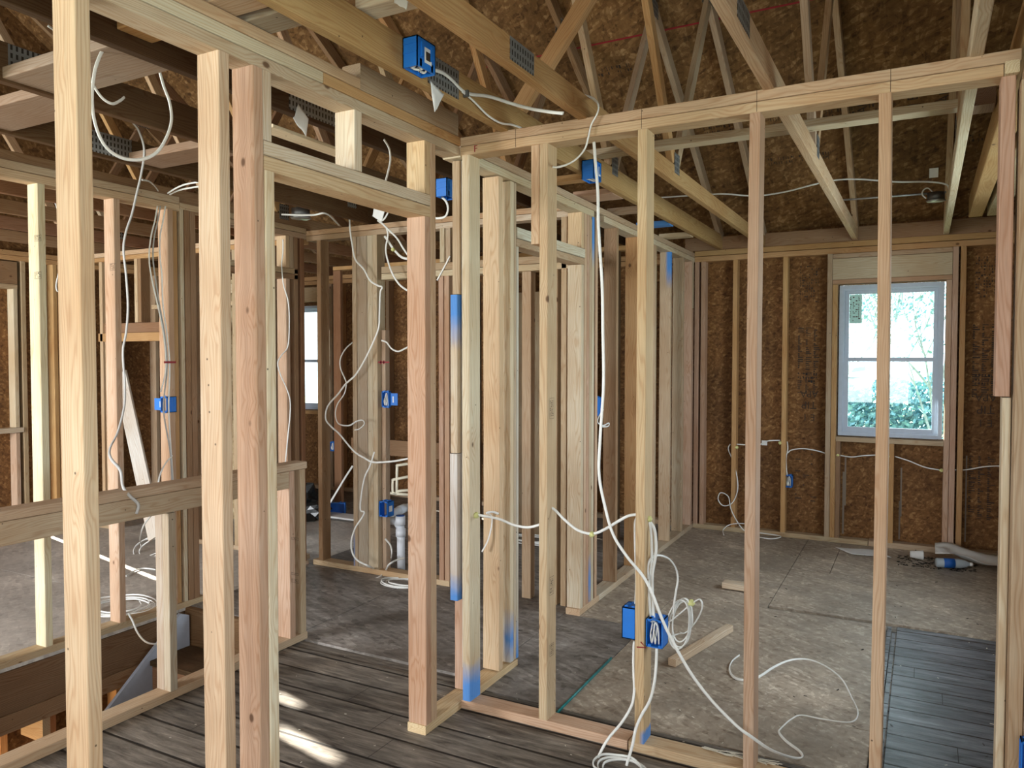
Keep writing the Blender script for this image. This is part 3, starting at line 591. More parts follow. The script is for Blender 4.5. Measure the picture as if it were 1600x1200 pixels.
# ---- closet framing at the north end of the left room
Q = root('wall_framing', (-4.2, 1.49, 0.02), 'yellow closet framing with orange header at the back of the left room', 'stud wall')
part('top_plate', Q, -4.95, -2.29, 1.45, 1.539, 2.368, 2.406, 'orange'); part('top_plate', Q, -4.95, -2.29, 1.45, 1.539, 2.408, 2.446, 'yellow')
part('header', Q, -4.66, -3.50, 1.45, 1.539, 1.672, 1.745, 'orange'); part('header', Q, -4.60, -3.50, 1.47, 1.56, 1.747, 1.83, 'brown')
for x0, t, z0, z1 in ((-4.64, 'yellow', 0.06, 2.368), (-4.57, 'yellow', 0.06, 1.67), (-4.50, 'tan', 0.06, 1.67), (-4.165, 'yellow', 1.832, 2.368), (-4.12, 'brown', 1.832, 2.368), (-3.45, 'tan', 0.06, 2.368), (-3.0, 'tan', 0.06, 2.368), (-2.6, 'tan', 0.06, 2.368)):
    part('stud', Q, x0, x0+0.04, 1.45, 1.539, z0, z1, t)
part('bottom_plate', Q, -4.95, -4.50, 1.45, 1.539, 0.024, 0.06, 'tan'); part('bottom_plate', Q, -3.47, -2.3, 1.45, 1.539, 0.024, 0.06, 'tan')
part('back_stud', Q, -4.28, -4.17, 2.2, 2.24, 0.04, 2.30, 'orange'); part('back_stud', Q, -4.16, -4.12, 2.2, 2.29, 0.04, 2.30, 'yellow')
part('shelf_board', Q, -4.55, -3.4, 1.9, 2.0, 1.98, 2.02, 'yellow'); part('shelf_board', Q, -4.55, -3.4, 2.0, 2.04, 2.10, 2.18, 'cream')
sh = boxes('back_panel', [(-4.10, -3.72, 2.23, 2.24, 0.03, 2.25)], osb('osb_light_panel', ((0.24, 0.16, 0.08), (0.36, 0.26, 0.14), (0.44, 0.33, 0.19), (0.56, 0.45, 0.28)), scale=0.8), Q)
# ---- west wall framing (boarded window opening)
Wf = root('wall_west_framing', (-4.95, 0.5, 0), kind='structure'); Wf.name = 'wall_west.framing'
part('top_plate', Wf, -4.989, -4.9, -4.6, 3.7, 2.335, 2.375, 'orange'); part('top_plate', Wf, -4.989, -4.9, -4.6, 3.7, 2.377, 2.417, 'orange')
part('window_header', Wf, -4.989, -4.9, 0.66, 0.905, 2.14, 2.325, 'brown'); part('header_plate', Wf, -4.989, -4.9, 0.66, 0.905, 2.10, 2.138, 'tan')
part('jack_stud', Wf, -4.989, -4.9, 0.87, 0.905, 0.95, 2.10, 'pale'); part('jack_stud', Wf, -4.989, -4.9, 0.87, 0.905, 0.04, 0.905, 'pink'); part('window_sill', Wf, -4.989, -4.89, -0.2, 0.93, 0.908, 0.948, 'pale')
for y0, t in ((0.935, 'tan'), (1.20, 'orange'), (1.245, 'orange'), (1.41, 'brown'), (-0.24, 'tan'), (-0.65, 'tan'), (-1.05, 'tan'), (1.8, 'tan'), (2.2, 'tan'), (2.6, 'tan'), (3.0, 'tan'), (3.4, 'tan')): part('stud', Wf, -4.989, -4.9, y0, y0+0.038, 0.04, 2.335, t)
part('bottom_plate', Wf, -4.989, -4.9, -4.6, 3.7, 0.0, 0.04, 'tan')
# far room divider studs seen through the cross wall
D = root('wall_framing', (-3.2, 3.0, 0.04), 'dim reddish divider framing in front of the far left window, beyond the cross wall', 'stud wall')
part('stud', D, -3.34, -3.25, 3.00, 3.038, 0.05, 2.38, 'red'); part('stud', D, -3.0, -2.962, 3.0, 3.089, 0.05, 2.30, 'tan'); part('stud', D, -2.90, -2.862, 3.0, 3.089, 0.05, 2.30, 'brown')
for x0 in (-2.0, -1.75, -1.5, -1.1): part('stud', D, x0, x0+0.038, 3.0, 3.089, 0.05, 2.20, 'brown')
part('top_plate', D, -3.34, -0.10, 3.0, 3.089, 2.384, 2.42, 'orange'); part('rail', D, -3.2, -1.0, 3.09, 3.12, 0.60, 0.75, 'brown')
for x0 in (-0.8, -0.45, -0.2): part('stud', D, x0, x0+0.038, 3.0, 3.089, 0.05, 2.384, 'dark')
# corner post at the right of the near partition
K = root('corner_post', (2.05, -0.02, 0), 'tall pale corner post of boards at the right end of the near partition', 'post')
part('stud', K, 1.993, 2.031, -0.045, 0.075, 0.0, 2.352, 'tan'); part('stud', K, 2.033, 2.071, -0.06, 0.075, 0.0, 2.352, 'pine2'); part('stud', K, 2.073, 2.111, -0.06, 0.075, 0.0, 2.352, 'pine')
part('top_plate', K, 1.999, 2.088, -2.2, 0.09, 2.353, 2.391, 'tan')

# grade stamps on a few studs
def stamp(par, c, u, v, w, h, seed):
    c, u, v = Vector(c), Vector(u), Vector(v); o0 = c-u*w/2-v*h/2; t = 0.0012
    glyph_rows('grade_stamp', o0+u*w*0.12+v*h*0.12, u, v, 4, max(3, int(h/0.009)), w*0.2, h*0.8/max(3, int(h/0.009)), seed, par, 'ink_soft', 0.8)
    base = wloc(par); bm = bmesh.new()
    for a0, a1, b0, b1 in ((0, w, 0, t), (0, w, h-t, h), (0, t, 0, h), (w-t, w, 0, h)):
        bm.faces.new([bm.verts.new(o0+u*i+v*j-base) for i, j in ((a0, b0), (a1, b0), (a1, b1), (a0, b1))])
    me = bpy.data.meshes.new('stamp_outline'); bm.to_mesh(me); bm.free(); link('stamp_outline', me, M['ink_soft'], par)
for py, hh in ((638, 0.085), (915, 0.075), (1015, 0.05)): stamp(A, at(862, py, 0, 0.4125), (0, 1, 0), (0, 0, -1), 0.04, hh, py)
for py, hh in ((372, 0.03), (430, 0.035)): stamp(E, at(59, py, 1, -0.4945), (1, 0, 0), (0, 0, -1), 0.06, hh, py)
for py, hh in ((842, 0.012), (897, 0.012), (908, 0.02)): stamp(H, at(461, py, 1, 0.1870), (1, 0, 0), (0, 0, -1), 0.05, hh, py)
stamp(E, at(176, 417, 1, -0.0815), (1, 0, 0), (0, 0, -1), 0.05, 0.04, 5)
# ================================================================ ROOF TRUSSES
def plate_material():
    m, n, b, out = nt('toothed_truss_plate'); tc = N(n, 'ShaderNodeTexCoord'); s = N(n, 'ShaderNodeSeparateXYZ'); L(n, tc.outputs['Object'], s.inputs[0])
    a = math_(n, 'FRACT', math_(n, 'MULTIPLY', s.outputs[1], 55.0)); c_ = math_(n, 'FRACT', math_(n, 'MULTIPLY', s.outputs[2], 36.0))
    hole = math_(n, 'MULTIPLY', math_(n, 'LESS_THAN', a, 0.42), math_(n, 'LESS_THAN', c_, 0.62))
    L(n, mix(n, hole, (0.40, 0.42, 0.43), (0.03, 0.025, 0.02)), b.inputs['Base Color']); L(n, math_(n, 'MULTIPLY_ADD', hole, -0.8, 0.85), b.inputs['Metallic']); b.inputs['Roughness'].default_value = 0.45
    return m
M['plate'] = plate_material()
def truss(x, h, tc_, tw, label, plates=(), webs=True, south=True, wmat='wood'):
    R_ = root('roof_truss', (x+0.019, 3.8, 2.46), label, 'roof truss', 'roof trusses over the house')
    zb = 2.462
    def yz(nm, y0, z0, y1, z1, w, tint, th=0.038, mat=wmat, dx=0.0): return board(nm, (x+0.019+dx, y0, z0), (x+0.019+dx, y1, z1), w, th, (0, 0.3, 1), tint, mat, R_)
    yz('bottom_chord', -4.7, zb+h/2, 4.02, zb+h/2-0.012, h, tc_)
    zt = lambda y: 4.985-0.62*y-0.052
    yz('top_chord', 4.25, zt(4.25)-0.004, -0.3, zt(-0.3)-0.004, 0.089, tw)
    yz('top_chord', -4.85, zt(-0.3)-0.62*4.55-0.004, -0.3, zt(-0.3)-0.004, 0.089, tw)
    top = zb+h
    yz('web', 1.20, top+0.01, -0.22, 4.78, 0.064, ('orange', 'pine', 'tan')[int(x*7) % 3], th=0.034)
    yz('web', 1.27, top+0.01, 1.93, zt(1.93)-0.05, 0.064, tw, th=0.034)
    yz('web', -1.80, top+0.01, -0.38, 4.78, 0.064, tw, th=0.034)
    yz('web', -1.87, top+0.01, -2.53, zt(1.93)-0.05, 0.064, tw, th=0.034)
    for sx in (x-0.0012, x+0.0382):
        boxes('truss_plate', [(sx, sx+0.001, 1.19, 1.28, zb+h-0.05, zb+h+0.055)], 'plate', R_)
        for (ya, yb) in plates: boxes('truss_plate', [(sx, sx+0.001, ya, yb, zb+0.008, zb+h-0.008)], 'plate', R_)
        boxes('truss_plate', [(sx, sx+0.001, 1.87, 1.99, zt(1.93)-0.07, zt(1.93)+0.03)], 'plate', R_)
    return R_
P1 = ((-0.60, -0.43),)
truss(1.86, 0.089, 'cream', 'pine', 'pale roof truss nearest the right end of the near partition', P1)
truss(1.24, 0.089, 'pine', 'pine', 'roof truss with knotty golden lower chord, second from the right end', P1)
truss(0.54, 0.089, 'gold', 'tan', 'roof truss crossing the near partition with its big plate just above it', ((-0.63, -0.46),))
truss(0.192, 0.120, 'gold', 'tan', 'deep golden roof truss beside the doorway wall, carrying the blue ceiling box', ((-0.58, -0.38),))
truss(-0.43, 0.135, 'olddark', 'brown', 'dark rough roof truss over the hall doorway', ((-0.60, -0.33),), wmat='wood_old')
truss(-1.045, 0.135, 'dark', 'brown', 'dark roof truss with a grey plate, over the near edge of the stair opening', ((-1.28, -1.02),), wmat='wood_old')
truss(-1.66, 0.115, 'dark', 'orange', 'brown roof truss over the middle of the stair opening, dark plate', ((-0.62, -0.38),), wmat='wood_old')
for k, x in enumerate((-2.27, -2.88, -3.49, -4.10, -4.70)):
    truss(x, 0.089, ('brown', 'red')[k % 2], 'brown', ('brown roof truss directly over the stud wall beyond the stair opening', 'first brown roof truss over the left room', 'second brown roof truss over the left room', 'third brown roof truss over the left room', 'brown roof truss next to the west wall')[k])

def block(name, x0, x1, y0, y1, z0, z1, tint, label, cat='block', group=None, mat='wood', **kw):
    return tag(bx(name, x0, x1, y0, y1, z0, z1, tint, mat, **kw), label, cat, group)
block('ceiling_block', -1.62, -1.05, -1.14, -0.93, 2.468, 2.506, 'dullpink', 'wide pinkish flat block between two dark trusses, beside the nearest post', group='flat blocks between the trusses')
block('ceiling_block', -1.005, -0.44, -1.30, -1.08, 2.466, 2.505, 'dullgrey', 'wide grey-tan flat block with nail holes behind the hanging cable loop', group='flat blocks between the trusses')
block('ceiling_block', -0.385, -0.09, -1.31, -1.19, 2.502, 2.54, 'orange', 'short round-cornered block tucked between dark truss and wall plate', group='flat blocks between the trusses')
block('ceiling_block', -1.615, -1.05, -0.40, -0.22, 2.468, 2.506, 'dullpink', 'pinkish flat block lying between the trusses above the blue box bundle', group='flat blocks between the trusses')
block('ceiling_block', -0.10, 0.190, -1.30, -1.20, 2.502, 2.54, 'pine', 'yellow flat block between wall plate and deep golden truss', group='flat blocks between the trusses')
block('ceiling_block', -0.10, 0.190, -1.165, -1.065, 2.502, 2.54, 'grey', 'greyish flat block just past the yellow one, beside the deep golden truss', group='flat blocks between the trusses')
block('ladder_block', -0.05, 0.19, 0.93, 1.01, 2.458, 2.49, 'orange', 'orange ladder block over the bedroom wall, nearest of the row', group='ladder blocks over the bedroom wall')
block('ladder_block', -0.05, 0.19, 1.30, 1.48, 2.452, 2.485, 'pink', 'wide pinkish ladder block over the bedroom wall', group='ladder blocks over the bedroom wall')
block('ladder_block', -0.05, 0.19, 1.84, 1.93, 2.449, 2.482, 'tan', 'tan ladder block over the bedroom wall, after the pinkish one', group='ladder blocks over the bedroom wall')
tag(bx('ladder_block', -0.05, 0.19, 2.40, 2.49, 2.446, 2.48, 'pale', lumber('sprayed_block', paint=(-1, 1, 0.05, None, 1))), 'blue sprayed ladder block over the bedroom wall', 'block', 'ladder blocks over the bedroom wall')
block('ladder_block', -0.05, 0.19, 2.93, 3.02, 2.443, 2.477, 'pale', 'pale ladder block nearest the far wall', group='ladder blocks over the bedroom wall')
nb_ = block('stamped_board', -0.086, -0.004, -0.652, -0.012, 2.463, 2.555, 'tan', 'stamped tan board on edge lying on the doorway wall plate', 'board')
text('printed_mark', 'PRIME', (-0.0035, -0.40, 2.512), 0.022, (0, 0, -1), (0, 1, 0), 'ink', None)
pm = COL.objects[-1]; mw = pm.matrix_local.copy(); pm.parent = nb_; pm.matrix_local = nb_.matrix_local.inverted() @ mw
for i, (yy, tx) in enumerate(((-0.375, 'SPF KD'), (-0.355, 'DRY 2'), (-0.625, 'KD HT'), (-0.605, 'S-P-F'))):
    text('printed_mark', tx, (-0.0035, yy, 2.510), 0.018, (0, 0, -1), (0, 1, 0), 'ink', None)
    pm = COL.objects[-1]; mw = pm.matrix_local.copy(); pm.parent = nb_; pm.matrix_local = nb_.matrix_local.inverted() @ mw
block('cross_block', 0.205, 0.62, -0.93, -0.845, 2.584, 2.622, 'cream', 'pale cross block lying on the deep golden truss, top edge of view', 'block')
tag(bx('strongback', 0.10, 1.858, 0.985, 1.074, 2.586, 2.622, 'pale', 'wood'), 'long pale strongback lying across the trusses above the bedroom', 'brace')
tag(bx('strongback', 1.90, 1.99, 0.90, 1.03, 2.558, 2.66, 'dullpink', 'wood'), 'short wide pinkish strongback at the right, beyond the pale truss', 'brace')
tag(board('diagonal_brace', (-0.25, 0.62, 2.50), (0.95, 0.50, 3.90), 0.089, 0.038, (0, 0.1, 1), 'orange'), 'wide golden diagonal brace behind the truss chords', 'brace')
tag(bx('flat_board', -0.665, -0.575, -0.50, 0.02, 2.452, 2.467, 'cream', 'wood_clear'), 'pale thin board nailed under the dark truss above the door header', 'board')
for o in (tag(bx('gable_board', 2.10, 2.20, -2.6, 3.2, 2.47, 2.72, 'tan', 'wood'), 'wide tan gable board at the top right corner', 'board'), tag(bx('gable_board', 1.995, 2.075, -0.8, 3.2, 2.47, 2.60, 'orange', 'wood'), 'orange brown board beside the wide tan gable board', 'board')): pass
block('blocking', -0.09, 3.7-3.7+2.40, 3.80, 3.84, 2.447, 2.56, 'brown', 'long brown eave blocking above the far top plate', 'board')

# ================================================================ ELECTRICAL BOXES
def frame_box(name, o, r, u, f, lst, mat, parent=None, bev=0.0):
    """boxes given in a local frame: r across, u up, f out of the open face"""
    base = wloc(parent) if parent is not None else Vector(); o, r, u, f = (Vector(v) for v in (o, r, u, f)); bm = bmesh.new()
    for a0, a1, b0, b1, c0, c1 in lst:
        rr = bmesh.ops.create_cube(bm, size=1)
        for v in rr['verts']: v.co = o-base+r*((a0+a1)/2+v.co.x*(a1-a0))+u*((b0+b1)/2+v.co.y*(b1-b0))+f*((c0+c1)/2+v.co.z*(c1-c0))
    bmesh.ops.recalc_face_normals(bm, faces=bm.faces)
    if bev: bmesh.ops.bevel(bm, geom=bm.edges[:], offset=bev, segments=2, affect='EDGES')
    me = bpy.data.meshes.new(name); bm.to_mesh(me); bm.free(); return link(name, me, M[mat] if isinstance(mat, str) else mat, parent)
def ebox(label, o, r, u, f, w, h, d, group=None, sticker=None, wires=True, ears=True, flange=0):
    """plastic outlet box: o = centre of the open face"""
    R_ = root('outlet_box', tuple(Vector(o)-Vector(u)*h/2), label, 'outlet box', group); t = 0.0035
    W2, H2 = w/2, h/2
    L_ = [(-W2, W2, -H2, H2, -d, -d+t), (-W2, -W2+t, -H2, H2, -d, 0), (W2-t, W2, -H2, H2, -d, 0), (-W2, W2, -H2, -H2+t, -d, 0), (-W2, W2, H2-t, H2, -d, 0)]
    for s in (-1, 1):
        for q in (-1, 1): L_.append((s*W2*0.62-0.006, s*W2*0.62+0.006, q*H2-(0.010 if q > 0 else 0), q*H2+(0.010 if q < 0 else 0), -0.028, -0.003))
        L_.append((s*W2*0.5-0.006, s*W2*0.5+0.006, H2, H2+0.005, -d*0.85, -d*0.35)); L_.append((s*W2*0.5-0.006, s*W2*0.5+0.006, -H2-0.005, -H2, -d*0.85, -d*0.35))
    frame_box('box_body', o, r, u, f, L_, 'blue', R_)
    frame_box('box_inner_shade', o, r, u, f, [(-W2+t, W2-t, -H2+t, H2-t, -d+t, -d+t+0.001)], 'blue_in', R_)  # dark blue sheet painting the shade at the back of the box
    if ears: frame_box('mounting_rib', o, r, u, f, [(-W2-0.002, -W2, -H2*0.9, H2*0.9, -d*0.8, -d*0.74), (-W2-0.002, -W2, -H2*0.9, H2*0.9, -d*0.5, -d*0.44)], 'blue', R_)
    if flange: frame_box('side_flange', o, r, u, f, [(W2, W2+flange, -H2*0.75, H2*0.75, -0.020, -0.016)], 'blue', R_, bev=0.0015)
    if sticker:
        a, b_, c_ = sticker; frame_box('sticker', o, r, u, f, [a], 'white_sticker', R_)
        if b_: frame_box('sticker_print', o, r, u, f, [b_], 'ink_soft', R_)
    if wires:
        O, r_, u_, f_ = (Vector(v) for v in (o, r, u, f))
        q = lambda a, b_, c_: O+r_*a+u_*b_+f_*c_
        tube('folded_cable', [q(-W2*0.5, H2*0.6, -0.03), q(-W2*0.5, -H2*0.2, -0.008), q(-W2*0.4, -H2*0.75, -0.015), q(-W2*0.15, -H2*0.1, -0.006), q(0, H2*0.7, -0.010), q(W2*0.3, H2*0.6, -0.008), q(W2*0.5, 0, -0.006), q(W2*0.4, -H2*0.8, -0.02)], 'cable', R_, 0.005, 0.003, 5)
        tube('folded_cable', [q(-W2*0.3, H2*0.5, -0.03), q(-W2*0.1, 0, -0.014), q(0, -H2*0.8, -0.015), q(W2*0.1, -H2*0.2, -0.014), q(W2*0.15, H2*0.4, -0.02)], 'cable', R_, 0.005, 0.003, 5)
        tube('bare_wire', [q(-W2*0.45, -H2*0.1, -0.008), q(-W2*0.2, H2*0.3, -0.004), q(0, H2*0.1, -0.005), q(W2*0.3, -H2*0.4, -0.004)], 'dark', R_, 0.001, 0.001, 5, 5)
    return R_
XP, YN, ZP = (1, 0, 0), (0, -1, 0), (0, 0, 1)
ebox('blue outlet box cut off by the right edge, low on the pale corner post', tuple(at(1613, 1188, 1, -0.12)), (1, 0, 0), (0, 0, 1), (0, -1, 0), 0.056, 0.10, 0.04, wires=False)
ebox('blue outlet box with cables folded inside, right side of the middle partition stud', (0.862, 0.0, 0.477), XP, ZP, YN, 0.064, 0.108, 0.075)
ebox('plain blue outlet box fixed to the left side of the middle partition stud', (0.757, 0.089, 0.497), (-1, 0, 0), ZP, (0, 1, 0), 0.056, 0.122, 0.080, wires=False)
ebox('blue ceiling box with white label on the deep golden truss', (0.262, -0.675, 2.470), (0, 1, 0), XP, (0, 0, -1), 0.105, 0.058, 0.098, sticker=((-0.012, 0.028, 0.0292, 0.0300, -0.072, -0.022), (-0.004, 0.020, 0.0300, 0.0305, -0.060, -0.032), None))
ebox('small blue ceiling box with white label under the truss above the bedroom', (0.270, 0.80, 2.410), (0, 1, 0), XP, (0, 0, -1), 0.10, 0.065, 0.095, sticker=((0.012, 0.036, 0.0330, 0.0337, -0.070, -0.025), (0.018, 0.030, 0.0337, 0.0341, -0.06, -0.035), None))
p = at(698, 300, 1, 0.45); ebox('blue ceiling box half hidden behind the doorway king stud', (p.x, p.y, p.z-0.03), (0, 1, 0), XP, (0, 0, -1), 0.10, 0.065, 0.09, wires=False)
p = at(268, 632, 0, -2.198); ebox('blue switch box with side flange on the orange stud of the far stair wall', (-2.225, p.y-0.035, p.z), (-1, 0, 0), ZP, YN, 0.055, 0.095, 0.07, sticker=((0.042, 0.052, -0.018, 0.018, -0.0155, -0.0150), None, None), flange=0.075, wires=False)
p = at(604, 624, 1, 1.42); ebox('blue round-ended switch box high on the hall end post', (p.x-0.015, 1.425, p.z), XP, ZP, YN, 0.060, 0.11, 0.03, flange=0.062, sticker=((0.050, 0.060, -0.022, 0.020, -0.0155, -0.0150), None, None))
p = at(600, 795, 1, 1.42); ebox('blue outlet box with square label low on the hall end post', (p.x+0.005, 1.405, p.z), XP, ZP, YN, 0.070, 0.105, 0.075, wires=False, sticker=((0.0352, 0.0358, -0.02, 0.02, -0.055, -0.02), None, None))
p = at(937, 636, 0, -0.09); ebox('blue switch box with white cables seen between the two far studs', (p.x-0.02, p.y+0.1, p.z), (0.3, -0.95, 0), ZP, (0.95, 0.3, 0), 0.06, 0.12, 0.06)
p = at(1232, 752, 1, 3.80); ebox('small blue outlet box with cable ends, on the far wall left of the window', (p.x, 3.800, p.z), XP, ZP, YN, 0.056, 0.10, 0.06)
p = at(525, 698, 1, 3.0); ebox('tiny blue box far off beyond the cross wall', (-3.342-0.025, 2.998, p.z), XP, ZP, YN, 0.05, 0.09, 0.06)
ebox('loose blue outlet box lying on the floor of the room beyond the hall', (-3.16, 2.80, 0.105), (0.87, 0.49, 0), ZP, (0.49, -0.87, 0), 0.19, 0.10, 0.06, wires=False)
# round metal ceiling box on its hanger bar
J = root('light_box', (1.80, 2.92, 2.56), 'dark metal round light box on a silver hanger bar between bedroom trusses', 'light box')
cyl('hanger_bar', at(1299, 314, 1, 2.92), (1.858, 2.92, 2.598), 0.0065, 'steel', J, 10)
bm_ = cyl('box_body', (1.80, 2.92, 2.55), (1.80, 2.92, 2.60), 0.052, 'steel_dark', J, 8); cyl('box_rim', (1.80, 2.92, 2.545), (1.80, 2.92, 2.552), 0.058, 'steel', J, 8)
p = at(470, 326, 2, 2.50)
J2 = root('light_box', (p.x, p.y, 2.44), 'dark metal light box under the truss at the end of the hall', 'light box')
cyl('box_body', (p.x, p.y, 2.44), (p.x, p.y, 2.50), 0.06, 'steel_dark', J2, 8); cyl('box_rim', (p.x, p.y, 2.435), (p.x, p.y, 2.442), 0.068, 'steel', J2, 8)

# ================================================================ CABLES
def cable(label, pts, rw=0.0058, rt=0.0032, mat='cable', group=None, hint=(0, 0, 1), name='electrical_cable', sub=6, twist=0.0):
    P_ = [at(*q) if len(q) == 4 else Vector(q) for q in pts]
    return tag(tube(name, P_, mat, None, rw, rt, sub, 8, hint, twist), label, 'cable', group)
hx, hy = (1, 0, 0), (0, 1, 0)
cable('long white cable dropping through the near partition and looping over the bedroom floor',
      [(928, 222, 1, 0.03), (930, 250, 1, 0.02), (934, 300, 1, 0.02), (935, 350, 1, 0.0), (938, 400, 1, -0.01), (941, 450, 1, -0.01), (942, 520, 1, -0.015), (943, 600, 1, -0.02), (938, 680, 1, -0.025), (936, 740, 1, -0.03), (945, 790, 1, -0.035), (958, 835, 1, -0.035), (980, 870, 1, -0.03), (1003, 898, 1, -0.018), (1018, 925, 1, -0.018),
       (1040, 980, 1, -0.03), (1075, 1045, 1, -0.035), (1110, 1092, 1, -0.035), (1150, 1133, 1, -0.03), (1175, 1152, 1, -0.014), (1205, 1172, 1, 0.05), (1235, 1183, 2, 0.030), (1252, 1184, 2, 0.012), (1250, 1175, 2, 0.008), (1228, 1158, 2, 0.008), (1217, 1145, 2, 0.008), (1220, 1138, 2, 0.008), (1236, 1124, 2, 0.010), (1252, 1118, 2, 0.010),
       (1285, 1124, 2, 0.010), (1328, 1129, 2, 0.010), (1340, 1115, 2, 0.012), (1330, 1090, 2, 0.014), (1315, 1062, 2, 0.016), (1290, 1042, 2, 0.018), (1262, 1031, 2, 0.02), (1235, 1032, 2, 0.02), (1210, 1042, 2, 0.02), (1190, 1055, 2, 0.02), (1172, 1063, 2, 0.02), (1150, 1060, 2, 0.02), (1140, 1048, 2, 0.022), (1143, 1034, 2, 0.022), (1155, 1024, 2, 0.022)], 0.0062, 0.0032, hint=hx)
cable('white cable from the doorway post sagging to the first partition stud', [(742, 804, 1, 0.045), (755, 806, 1, 0.045), (780, 811, 1, 0.045), (802, 820, 1, 0.045), (825, 824, 1, 0.045), (846, 819, 1, 0.045)], hint=ZP)
cable('white cable sagging between first and middle partition studs', [(858, 793, 1, 0.045), (866, 796, 1, 0.045), (882, 812, 1, 0.045), (902, 828, 1, 0.045), (925, 834, 1, 0.045), (945, 827, 1, 0.045), (965, 815, 1, 0.045), (982, 806, 1, 0.045), (996, 804, 1, 0.045)], hint=ZP)
cable('white cable running down the left face of the middle stud into the plain box', [(995, 808, 1, 0.05), (992, 820, 1, 0.05), (992.5, 860, 1, 0.05), (994, 900, 1, 0.05), (993, 940, 1, 0.06), (991, 966, 1, 0.06)], 0.0045, 0.003)
cable('white cable dropping from the plain blue box across the bottom plate', [(991, 1002, 1, 0.05), (990, 1020, 1, 0.04), (990, 1050, 1, 0.02), (991, 1078, 1, 0.0), (987, 1102, 1, -0.02), (972, 1128, 1, -0.04), (952, 1152, 1, -0.07), (940, 1172, 1, -0.09), (927, 1201, 1, -0.12), (915, 1230, 1, -0.15)], 0.0055, 0.0033, hint=hx)
cable('white cable dropping from the wired blue box to the coil on the floor', [(1026, 1013, 1, 0.02), (1025, 1040, 1, 0.01), (1022, 1068, 1, -0.005), (1015, 1095, 1, -0.015), (1002, 1118, 1, -0.03), (993, 1140, 1, -0.05), (988, 1165, 1, -0.07), (980, 1192, 1, -0.10), (975, 1215, 1, -0.12)], 0.0058, 0.0033, hint=hx)
cable('white cable from the stud hole down into the wired blue box', [(1012, 812, 1, 0.045), (1016, 822, 1, 0.045), (1018, 845, 1, 0.045), (1018, 880, 1, 0.045), (1014, 915, 1, 0.04), (1015, 945, 1, 0.03), (1018, 972, 1, 0.03)], 0.0055, 0.0033, hint=hx)
cable('second white cable bowing out from the stud hole into the wired blue box', [(1013, 812, 1, 0.05), (1022, 826, 1, 0.05), (1025, 850, 1, 0.05), (1024, 870, 1, 0.045), (1019, 900, 1, 0.04), (1020, 940, 1, 0.03), (1022, 972, 1, 0.03)], 0.0062, 0.0033, hint=hx)
cable('white cable arching out of the middle stud down to the tangled coil', [(1013, 905, 1, 0.03), (1012, 890, 1, 0.035), (1014, 878, 1, 0.04), (1022, 869, 1, 0.06), (1033, 868, 1, 0.10), (1046, 874, 1, 0.16), (1056, 888, 1, 0.22), (1059, 905, 1, 0.26), (1056, 925, 1, 0.28), (1053, 945, 1, 0.3), (1052, 960, 1, 0.3)], 0.0055, 0.0033, hint=hx)
def coil(label, c, a, b_, ax1, ax2, turns, rw=0.0055, rt=0.003, seed=1, tail=None, jit=0.25, mat='cable', group=None):
    rg = random.Random(seed); c, ax1, ax2 = Vector(c), Vector(ax1).normalized(), Vector(ax2).normalized(); n_ = ax1.cross(ax2); P_ = []
    for i in range(int(turns*10)):
        t = 2*math.pi*i/10; k = int(i/10); rg2 = random.Random(seed*50+k); q = 1+rg2.uniform(-jit, jit)
        P_.append(c+ax1*(a*q*math.cos(t)+rg2.uniform(-1, 1)*a*0.2)+ax2*(b_*q*math.sin(t)+rg2.uniform(-1, 1)*b_*0.15)+n_*(0.005*k+rg.uniform(-0.004, 0.004)))
    if tail: P_ += [Vector(q) for q in tail]
    return tag(tube('cable_coil', P_, mat, None, rw, rt, 4, 6, (0.2, 0.3, 1)), label, 'cable', group)
c0 = at(1064, 972, 1, 0.33)
coil('loosely bundled white cable coil hanging behind the wired blue box', c0, 0.036, 0.085, (1, 0, 0), (0.12, 0, 1), 3.6, seed=3, tail=[at(1085, 940, 1, 0.33), at(1095, 938, 1, 0.33), at(1097, 950, 1, 0.33), at(1088, 970, 1, 0.33), at(1072, 988, 1, 0.33), at(1060, 990, 1, 0.3), at(1035, 1000, 1, 0.15)])
coil('white cable coil on the old boards in front of the bottom plate', (0.79, -0.16, 0.012), 0.085, 0.07, (1, 0, 0), (0, 1, 0), 3, seed=5, jit=0.12)
coil('white cable coil on the hall floor behind the pink jamb stud', tuple(at(628, 912, 2, 0.02)), 0.14, 0.085, (1, 0, 0), (0, 1, 0), 4, seed=6, jit=0.15)
coil('white cable coil on the floor at the foot of the orange stud', tuple(at(190, 950, 2, 0.03)), 0.20, 0.16, (1, 0, 0), (0, 1, 0), 4.3, seed=8, jit=0.3)
coil('knotted white cable bundle on the left room floor behind the half wall stud', tuple(at(235, 858, 2, 0.05)), 0.16, 0.12, (1, 0.2, 0), (0, 0.7, 0.7), 4.2, seed=9, jit=0.3)
coil('hanging white cable bundle behind the half wall end stud', tuple(at(440, 790, 0, -2.17)), 0.10, 0.15, (0.1, 1, 0.2), (0, 0, 1), 4.2, seed=10, jit=0.35)
coil('tangle of cables on the dark floor beyond the second doorway', tuple(at(838, 845, 2, 0.06)), 0.26, 0.12, (1, 0, 0), (0, 1, 0), 4.4, seed=11, jit=0.3)
